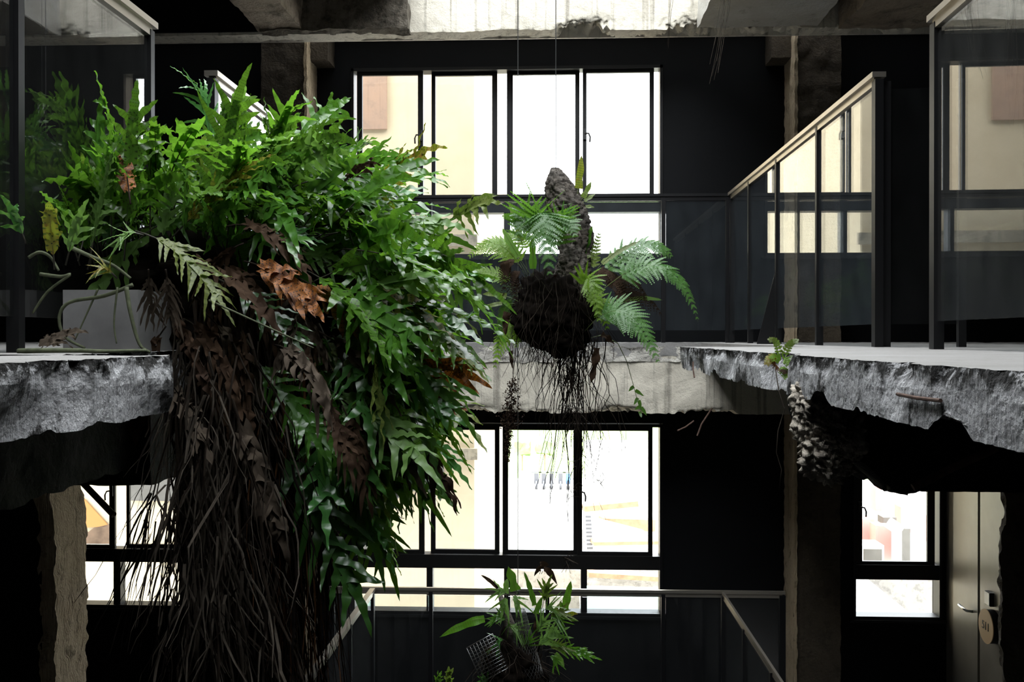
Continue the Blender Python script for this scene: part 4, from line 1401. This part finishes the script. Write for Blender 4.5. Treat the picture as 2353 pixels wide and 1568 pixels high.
for k in range(110):      # ragged beard under it
    p = P(1275 + r.gauss(0, 42), 770 + r.uniform(-20, 30), HY + r.gauss(0, 0.07))
    m.cur = r.choice((0, 0, 1))
    strand(m, p, r.uniform(0.06, 0.28), r, 0.003, 0.008, 7, (0, 0), False)
for k in range(46):       # long bundle
    p = P(1308 + r.gauss(0, 18), 790, HY + r.gauss(0, 0.03))
    m.cur = r.choice((0, 1, 1))
    strand(m, p, r.uniform(0.35, 0.78), r, 0.0046, 0.007, 14, (r.gauss(0.0, 0.03), 0), False)
for k in range(16):
    p = P(1355 + r.gauss(0, 22), 780, HY + r.gauss(0, 0.04))
    m.cur = r.choice((0, 1))
    strand(m, p, r.uniform(0.3, 0.62), r, 0.0045, 0.011, 12, (r.uniform(-.02, .09), 0), False)
for (x, y, ln, dx) in ((1302, 900, 0.76, 0.0), (1372, 900, 0.36, 0.02), (1388, 920, 0.30, 0.02), (1316, 950, 0.50, 0.0)):
    m.cur = 1
    strand(m, P(x, y, HY), ln, r, 0.005, 0.004, 14, (dx, 0), False)
for (x, y, n_, s_) in ((1302, 1285, 16, 0.05), (1380, 1098, 7, 0.05), (1310, 870, 60, 0.06), (1310, 950, 50, 0.06), (1320, 965, 26, 0.08), (1330, 1062, 14, 0.045), (1322, 1130, 14, 0.035)):
    for k in range(n_):
        c = P(x + r.gauss(0, 6), y + r.gauss(0, 9), HY)
        d = Vector((r.gauss(0, 1), r.gauss(0, 0.6), r.gauss(-0.1, 0.8))).normalized() * s_ * r.uniform(0.5, 1.3)
        m.cur = r.choice((0, 1, 2))
        m.tube([c, c + d * 0.5 - UP * 0.004, c + d - UP * 0.016], 0.0018, 4, 0.4)
tag(m.build('aerial_roots', HM, hf), None, None, None, 'stuff')


def lf(b, c, t, Y, W, mat, n=15, m_=10, dr=0.15, ref=(0, -0.85, 0.5), Yt=None, Yc=None, st='stalk_green', name='lacy_frond'):
    mb, sb = MB(), MB()
    Yt = Y if Yt is None else Yt
    Cc = P(c[0], c[1], Yc if Yc is not None else (Y + Yt) / 2)
    lace(mb, sb, P(b[0], b[1], Y), Cc, P(t[0], t[1], Yt), W, random.Random(int(b[0] * 7 + t[1])), Vector(ref), n, m_, 0.22, dr)
    fo = mb.build(name, mat, hf, False)
    sb.build('stalk', st, fo, True)


lf((1240, 650), (1236, 330), (1264, 640), 4.50, 0.21, 'lace_green', 22, 14, 0.10, (0, -0.95, 0.35), 4.22, 4.30)
lf((1232, 650), (1210, 380), (1190, 560), 4.5, 0.14, 'lace_green', 16, 11, 0.1, (0, -0.9, 0.4), 4.35)
lf((1250, 640), (1290, 430), (1322, 545), 4.42, 0.13, 'lace_green', 16, 11, 0.1, (0, -0.9, 0.4), 4.25)
lf((1210, 640), (1150, 510), (1076, 592), 4.5, 0.085, 'lace_lime', 18, 9, 0.25)
lf((1215, 640), (1170, 540), (1120, 560), 4.55, 0.08, 'lace_lime', 14, 9, 0.2)
lf((1205, 660), (1130, 610), (1064, 630), 4.5, 0.055, 'lace_lime', 18, 8, 0.1)
lf((1225, 600), (1200, 520), (1165, 545), 4.6, 0.08, 'lace_lime', 14, 9, 0.1)
lf((1340, 690), (1470, 500), (1545, 592), 4.5, 0.12, 'lace_green', 18, 11, 0.25, (-0.2, -0.7, 0.7))
lf((1350, 700), (1540, 500), (1604, 740), 4.45, 0.10, 'lace_green', 24, 11, 0.25, (0.4, -0.7, 0.6), 4.3)
lf((1345, 760), (1440, 640), (1514, 838), 4.4, 0.13, 'lace_green', 20, 12, 0.15, (0.2, -0.85, 0.5), 4.25)
lf((1345, 740), (1400, 690), (1478, 740), 4.42, 0.10, 'lace_green', 14, 11, 0.15, (0.1, -0.8, 0.6))
lf((1330, 700), (1350, 560), (1378, 745), 4.4, 0.10, 'lace_lime', 16, 11, 0.12, (0.1, -0.95, 0.3), 4.3)
lf((1340, 720), (1372, 640), (1396, 760), 4.42, 0.09, 'lace_lime', 14, 10, 0.12, (0.1, -0.95, 0.3))
lf((1200, 760), (1160, 720), (1136, 850), 4.5, 0.075, 'lace_lime', 15, 9, 0.15, (-0.2, -0.9, 0.3))
lf((1200, 750), (1185, 740), (1186, 800), 4.5, 0.06, 'lace_lime', 12, 8, 0.15)
lf((1190, 680), (1150, 690), (1143, 805), 4.5, 0.035, 'leaf_dark', 16, 6, 0.4)
lf((1355, 640), (1362, 580), (1378, 535), 4.5, 0.04, 'leaf_olive', 10, 5, 0.2, st='stalk')
for (b, c, t, W) in (((1350, 660), (1400, 590), (1420, 660), 0.06), ((1360, 680), (1440, 600), (1490, 690), 0.06), ((1370, 690), (1470, 640), (1520, 725), 0.055), ((1400, 650), (1430, 640), (1440, 700), 0.07), ((1390, 690), (1420, 690), (1425, 760), 0.05),
                     ((1200, 620), (1150, 560), (1160, 700), 0.05), ((1205, 640), (1175, 600), (1185, 700), 0.05)):
    lf(b, c, t, 4.48, W, 'leaf_brown', 13, 7, 0.7, (0.2, -0.8, 0.5), st='root', name='dead_frond')


def strap(parent, b, c, t, Y, hw, mat, wav=0.5, name='strap_leaf', Yt=None, tube=0.0013, ts=0.35, seed=0):
    """single wavy blade on a thin stalk"""
    Yt = Y if Yt is None else Yt
    A, C, B = P(b[0], b[1], Y), P(c[0], c[1], (Y + Yt) / 2), P(t[0], t[1], Yt)
    mb, sb = MB(), MB()
    r2 = random.Random(seed + int(b[0] + t[1] * 3))
    s0 = bez(A, C, B, ts)
    d = (B - s0)
    L = d.length
    mid = bez(A, C, B, ts + (1 - ts) / 2)
    bend = (mid - (s0 + B) / 2)
    d1 = (d + bend * 4 * 0.5)
    lobe(mb, s0, d1.normalized(), Vector((r2.gauss(0, .3), -0.9, 0.35)), d1.length, hw, B - s0 - d1, r2, 0.0, 12, wav, 3.0)
    fo = mb.build(name, mat, parent, True)
    sb.tube([bez(A, C, B, k / 10) for k in range(0, 11)], tube, 4, 0.4)
    sb.build('stalk', 'stalk_green' if mat != 'leaf_brown' else 'root', fo, True)


for i, (b, c, t, hw, mt) in enumerate((((1325, 470), (1330, 420), (1337, 356), 0.018, 'leaf_yellow'), ((1328, 470), (1345, 450), (1359, 417), 0.012, 'leaf_olive'), ((1330, 475), (1350, 455), (1368, 446), 0.010, 'leaf_olive'),
                                       ((1335, 480), (1350, 470), (1366, 477), 0.008, 'leaf_olive'), ((1328, 620), (1340, 570), (1361, 520), 0.017, 'leaf_bright'), ((1330, 600), (1345, 588), (1360, 588), 0.010, 'leaf_olive'),
                                       ((1345, 660), (1395, 570), (1472, 554), 0.012, 'leaf_olive'), ((1350, 730), (1450, 660), (1522, 690), 0.012, 'leaf_pale'), ((1195, 695), (1150, 670), (1108, 676), 0.012, 'leaf_olive'),
                                       ((1195, 700), (1130, 690), (1096, 714), 0.010, 'leaf_olive'), ((1225, 640), (1170, 560), (1155, 525), 0.016, 'leaf_pale'), ((1215, 640), (1190, 500), (1168, 462), 0.013, 'leaf_olive'),
                                       ((1228, 660), (1222, 600), (1224, 540), 0.016, 'leaf_green'), ((1345, 650), (1350, 630), (1350, 620), 0.012, 'leaf_yellow'))):
    strap(hf, b, c, t, HY - 0.02, hw, mt, 0.35, seed=i)
for i, (b, c, t, hw) in enumerate((((1360, 775), (1385, 800), (1356, 885), 0.016), ((1365, 770), (1390, 760), (1412, 792), 0.012), ((1185, 700), (1150, 720), (1162, 770), 0.016), ((1175, 790), (1170, 810), (1178, 848), 0.008), ((1160, 620), (1150, 580), (1170, 640), 0.016),
                                   ((1270, 640), (1280, 620), (1274, 650), 0.008), ((1300, 650), (1310, 640), (1302, 690), 0.008))):
    strap(hf, b, c, t, HY - 0.1, hw, 'leaf_brown', 1.2, 'dead_leaf', seed=i + 40)
# dry brown tassel on a thread
m = MB()
r = random.Random(5)
m.tube([P(1190, 760, HY), P(1180, 850, HY), P(1172, 960, HY), P(1164, 1062, HY)], 0.0016, 5)
for k in range(1700):
    t = r.random() ** 0.8
    x = 1180 - 16 * t
    y = 868 + 192 * t
    w = 18 * math.sin(math.pi * min(1, 0.12 + 0.75 * t)) ** 0.8 * (1 if t < 0.62 else 0.45)
    c = P(x + r.gauss(0, w * 0.55), y, HY + r.gauss(0, 0.02))
    d = Vector((r.gauss(0, 1), r.gauss(0, 1), r.gauss(-0.6, 0.8))).normalized() * r.uniform(0.006, 0.013)
    s = d.cross(Vector((r.gauss(0, 1), r.gauss(0, 1), r.gauss(0, 1)))).normalized() * r.uniform(0.002, 0.005)
    b0 = len(m.v)
    m.v += [tuple(c), tuple(c + d * 0.5 + s), tuple(c + d), tuple(c + d * 0.5 - s)]
    m.face((b0, b0 + 1, b0 + 2, b0 + 3))
m.build('dry_tassel', 'leaf_brown', hf)
# vine with small leaves at its end
m = MB()
vp = [(1352, 778), (1385, 770), (1420, 790), (1440, 830), (1454, 880), (1466, 925), (1474, 945)]
m.tube([P(x, y, HY) for x, y in vp], 0.0022, 5, 0.5)
vn = m.build('vine', 'stalk_green', hf, True)
m = MB()
for (x, y, dx, dy) in ((1456, 888, -12, 12), (1460, 897, 20, 14), (1466, 915, -10, 16), (1468, 920, 6, 24), (1472, 934, -14, 8), (1474, 936, 12, 20), (1470, 946, 4, 14)):
    a, b = P(x, y, HY), P(x + dx, y + dy, HY - 0.01)
    lobe(m, a, (b - a).normalized(), Vector((0, -1, 0.2)), (b - a).length, 0.008, Vector((0, 0, 0)), r, 0, 6, 0.2, 2)
m.build('vine_leaf', 'leaf_green', vn, True)

# suspension wires
top = Vector((P(1278, 388, HY).x, HY, ROOF - 0.02))
o = MB().tube([top, P(1277, 388, HY)], 0.0022, 6).build('suspension_wire', 'wire')
tag(o, 'thin steel wire holding up the cork bark log', 'wire', 'suspension wires')
LY = 5.0
c = P(1190, 1358, LY)
o = MB().tube([Vector((c.x, LY, ROOF - 0.02)), c], 0.0022, 6).build('suspension_wire', 'wire')
tag(o, 'thin steel wire holding up the lower wire-mesh basket', 'wire', 'suspension wires')

# ------------------------------------------------------------------ lower hanging basket of fern
bf = empty('hanging_basket_fern', P(1185, 1500, LY), 'fern in a wire mesh basket hanging at the bottom of the photo', 'fern')
m = MB()
blob(m, P(1180, 1545, LY), (0.145, 0.14, 0.21), 44, 60, 0.35, 9, 6.0, 0.8)
m.build('root_ball', 'root_dark', bf, True)
m = MB()
m.tube([P(1150, 1370, LY), P(1160, 1400, LY), P(1172, 1440, LY - 0.02), P(1195, 1490, LY - 0.05)], [0.012, 0.022, 0.028, 0.03], 9)
m.build('bark_log', 'bark', bf, True)
MB().tube([P(1190, 1352, LY), P(1190, 1366, LY)], [0.008, 0.011], 10).build('wire_clamp', 'steel', bf, True)
m = MB()
# flat mesh flap sticking out to the left
a0, a1, a2 = P(1072, 1490, LY - 0.15), P(1132, 1457, LY - 0.17), P(1108, 1568, LY - 0.12)
eu, ev = a1 - a0, a2 - a0
for i in range(12):
    m.tube([a0 + ev * (i / 11), a0 + ev * (i / 11) + eu], 0.0022 if i in (0, 11) else 0.0014, 5)
for i in range(9):
    m.tube([a0 + eu * (i / 8), a0 + eu * (i / 8) + ev], 0.0022 if i in (0,) else 0.0014, 5)
fl = m.build('mesh_flap', 'wire', bf, True)
m = MB()
# conical mesh sleeve wrapped round the log
for sgn in (-1, 1):
    for k in range(26):
        pts = []
        for s in range(14):
            t = s / 13
            an = sgn * (t * 2.6) + 2 * math.pi * k / 26
            x, y = 1196 + 14 * t, 1400 + 150 * t
            rad = 0.022 + 0.062 * t
            q = P(x, y, LY - 0.06)
            pts.append(q + Vector((math.cos(an) * rad, math.sin(an) * rad, 0)))
        m.tube(pts, 0.0011, 4)
m.build('mesh_sleeve', 'wire', bf, True)
m = MB()
r = random.Random(21)
for k in range(170):
    th = r.uniform(0, 6.28)
    p = P(1180 + math.cos(th) * 62, 1490 + r.uniform(-30, 60), LY + math.sin(th) * 0.13)
    m.cur = r.choice((0, 1, 1, 2))
    strand(m, p, r.uniform(0.1, 0.4), r, r.uniform(0.002, 0.004), 0.016, 8, (0, 0), False)
tag(m.build('aerial_roots', HM, bf), None, None, None, 'stuff')


def bfr(b, t, mt, W, n, ar=0.1, ref=(0, -0.85, 0.4), Y=LY - 0.08, Yt=None):
    A, B = P(b[0], b[1], Y), P(t[0], t[1], Y - 0.03 if Yt is None else Yt)
    L = (B - A).length
    C = (A + B) / 2 + UP * (L * ar)
    B = A + (B - A) * max(0.4, 1 - 0.5 * W / L)
    mb, sb = MB(), MB()
    rr = random.Random(int(b[0] * 3 + t[0] * 5 + t[1]))
    frond(mb, sb, A, C, B, W, n, rr, Vector(ref), ts=0.3, droop=0.1, hwk=0.30, ang=48, sr=0.0016)
    fo = mb.build('frond', mt, bf, True)
    sb.build('stalk', 'stalk', fo, True)


for a in (((1172, 1370), (1130, 1352), 'leaf_pale', 0.06, 2, 0.1), ((1168, 1365), (1146, 1420), 'leaf_pale', 0.07, 2, 0.2),
          ((1170, 1362), (1205, 1405), 'leaf_pale', 0.07, 2, 0.1), ((1168, 1440), (1172, 1430), 'leaf_green', 0.06, 3, 0.1), ((1160, 1440), (1212, 1455), 'leaf_pale', 0.075, 3, 0.1),
          ((1165, 1475), (1125, 1480), 'leaf_blue', 0.06, 2, 0.3), ((1200, 1500), (1225, 1455), 'leaf_green', 0.07, 3, 0.0), ((1215, 1500), (1300, 1440), 'leaf_pale', 0.08, 4, 0.05),
          ((1245, 1400), (1262, 1330), 'leaf_olive', 0.06, 3, 0.0),
          ((1240, 1410), (1290, 1385), 'leaf_pale', 0.08, 4, 0.1), ((1250, 1420), (1312, 1440), 'leaf_bright', 0.07, 4, 0.25), ((1250, 1430), (1310, 1400), 'leaf_olive', 0.06, 4, 0.2),
          ((1245, 1495), (1370, 1508), 'leaf_bright', 0.05, 6, 0.12), ((1250, 1500), (1310, 1480), 'leaf_olive', 0.06, 4, 0.15),
          ((1255, 1510), (1292, 1535), 'leaf_bright', 0.05, 3, 0.4), ((1175, 1430), (1120, 1420), 'leaf_green', 0.05, 3, 0.2), ((1225, 1470), (1262, 1408), 'leaf_pale', 0.07, 5, 0.0),
          ((1000, 1580), (1012, 1548), 'leaf_green', 0.03, 2, 0.0), ((1030, 1590), (1032, 1535), 'leaf_olive', 0.03, 2, 0.0), ((1130, 1590), (1105, 1552), 'leaf_blue', 0.04, 2, 0.1)):
    bfr(a[0], a[1], a[2], a[3] * 1.5, *a[4:])
for i, (b, c, t, hw, mt, ts) in enumerate((((1190, 1370), (1180, 1340), (1168, 1302), 0.024, 'leaf_green', 0.2), ((1150, 1440), (1110, 1395), (1010, 1465), 0.020, 'leaf_bright', 0.36), ((1230, 1425), (1232, 1370), (1204, 1314), 0.013, 'leaf_green', 0.3),
                                           ((1292, 1430), (1298, 1390), (1312, 1336), 0.019, 'leaf_bright', 0.35), ((1228, 1420), (1236, 1395), (1246, 1372), 0.014, 'leaf_green', 0.2), ((1292, 1425), (1292, 1400), (1288, 1382), 0.012, 'leaf_green', 0.2),
                                           ((1162, 1368), (1160, 1350), (1166, 1330), 0.016, 'leaf_pale', 0.1), ((1295, 1425), (1310, 1400), (1328, 1412), 0.010, 'leaf_yellow', 0.3), ((1262, 1500), (1300, 1505), (1295, 1535), 0.012, 'leaf_pale', 0.2))):
    strap(bf, b, c, t, LY - 0.07, hw, mt, 0.55, 'strap_leaf', None, 0.0013, ts, 3 + i)
for i, (b, c, t, hw) in enumerate((((1240, 1320), (1250, 1280), (1228, 1325), 0.014), ((1244, 1320), (1258, 1280), (1281, 1345), 0.014), ((1240, 1300), (1240, 1290), (1262, 1300), 0.012), ((1155, 1365), (1130, 1330), (1105, 1322), 0.010), ((1235, 1420), (1230, 1440), (1232, 1460), 0.014), ((1125, 1480), (1122, 1500), (1124, 1540), 0.014))):
    strap(bf, b, c, t, LY - 0.08, hw, 'leaf_brown', 1.1, 'dead_leaf', None, 0.0014, 0.2, 60 + i)

# ------------------------------------------------------------------ small things
m = MB()
for (x, y, rx_, rz_, sd_) in ((1862, 915, 0.034, 0.050, 1.0), (1866, 960, 0.036, 0.055, 2.0), (1884, 1010, 0.050, 0.050, 3.0), (1896, 1060, 0.052, 0.040, 4.0), (1930, 1000, 0.05, 0.06, 5.0)):
    blob(m, P(x, y, 2.205), (rx_, 0.06, rz_), 60, 72, 0.40, 26, sd_, 1.1)
m.build('broken_end', 'rubble_face', cb, True)
sy3 = YAT(SRX, 1790)
sp_ = empty('slab_sprig', P(1795, 830, sy3), 'small wild fern sprig rooted in the right slab edge', 'plant')
for i, (b, c, t, mt, W) in enumerate((((1792, 835), (1790, 770), (1768, 782), 'leaf_olive', 0.006), ((1797, 835), (1810, 780), (1832, 784), 'leaf_olive', 0.007), ((1795, 830), (1770, 810), (1762, 838), 'leaf_yellow', 0.014),
                                       ((1797, 832), (1790, 815), (1772, 825), 'lace_lime', 0.016), ((1800, 832), (1805, 812), (1812, 840), 'lace_lime', 0.016), ((1798, 838), (1800, 850), (1808, 868), 'lace_lime', 0.012),
                                       ((1790, 838), (1780, 850), (1778, 826), 'leaf_orange', 0.012), ((1800, 845), (1806, 850), (1798, 855), 'leaf_brown', 0.01))):
    mb, sb = MB(), MB()
    lace(mb, sb, P(b[0], b[1], sy3 - 0.03), P(c[0], c[1], sy3 - 0.04), P(t[0], t[1], sy3 - 0.05), W * 0.9, random.Random(i), Vector((0, -0.8, 0.5)), 9, 4, 0.2, 0.2, 0.35)
    fo = mb.build('sprig_leaf', mt, sp_)
m = MB()
m.tube([P(1782, 850, sy3 - 0.02), P(1790, 900, sy3 - 0.05), P(1803, 940, sy3 - 0.05), P(1788, 990, sy3 - 0.05), P(1784, 1040, sy3 - 0.05), P(1796, 1080, sy3 - 0.05), P(1790, 1130, sy3 - 0.05)], 0.0014, 5, 0.6)
m.build('trailing_root', 'root_grey', sp_, True)


def tuft(px0_, px1_, Y, y_end, n_, lab, mat, spread, w=0.0022):
    r3 = random.Random(int(px0_ + n_))
    top_ = P(px0_, 776 - 2.80 * FPX / Y, Y)
    m2 = MB()
    for k in range(n_):
        e = P(px1_ + r3.gauss(0, spread), y_end - r3.uniform(0, 1) * (y_end * 0.45), Y + r3.gauss(0, 0.03))
        pts = []
        for i in range(13):
            t = i / 12
            q = top_.lerp(e, t) + Vector((r3.gauss(0, 0.006), r3.gauss(0, 0.006), 0)) * (1 if 0 < i < 12 else 0)
            q.x += 0.05 * math.sin(t * 3.1) * (0.4 + 0.25 * r3.random())
            pts.append(q)
        m2.tube(pts, w * r3.uniform(0.5, 1.2), 4, 0.5)
    o_ = m2.build('hanging_roots', mat)
    tag(o_, lab, 'roots', 'root tufts hanging from above')


tuft(1730, 1640, 4.6, 215, 8, 'pale dry root tuft hanging from the ceiling right of the wires', 'root_grey', 10)
tuft(2258, 2325, 3.2, 300, 14, 'dark root tuft hanging before the near glass at the upper right', 'root', 7, 0.0016)
tuft(1545, 1533, 4.6, 140, 2, 'two lone root threads hanging above the upper window', 'root', 6, 0.0014)
# crumbs and dry leaves on the left slab
for i, (x, y) in enumerate(((82, 790), (100, 768), (115, 795))):
    Y = 2.45
    A = P(x, y, Y)
    A.z = 0.012
    mb = MB()
    frond(mb, None, A, A + Vector((0.03, 0.02, 0.03)), A + Vector((0.09 - 0.06 * i, 0.03, 0.045 - 0.012 * i)), 0.035, 3, random.Random(i), Vector((0.3, -0.8, 0.5)), ts=0.1, droop=0.3, wav=0.9)
    tag(mb.build('dry_leaf', 'leaf_grey', None, True), ['curled dry leaf lying left of the planter, nearest the photo edge', 'curled dry leaf leaning on the left side of the planter', 'small curled dry leaf at the planter corner'][i], 'leaf', 'dry leaves beside the planter')
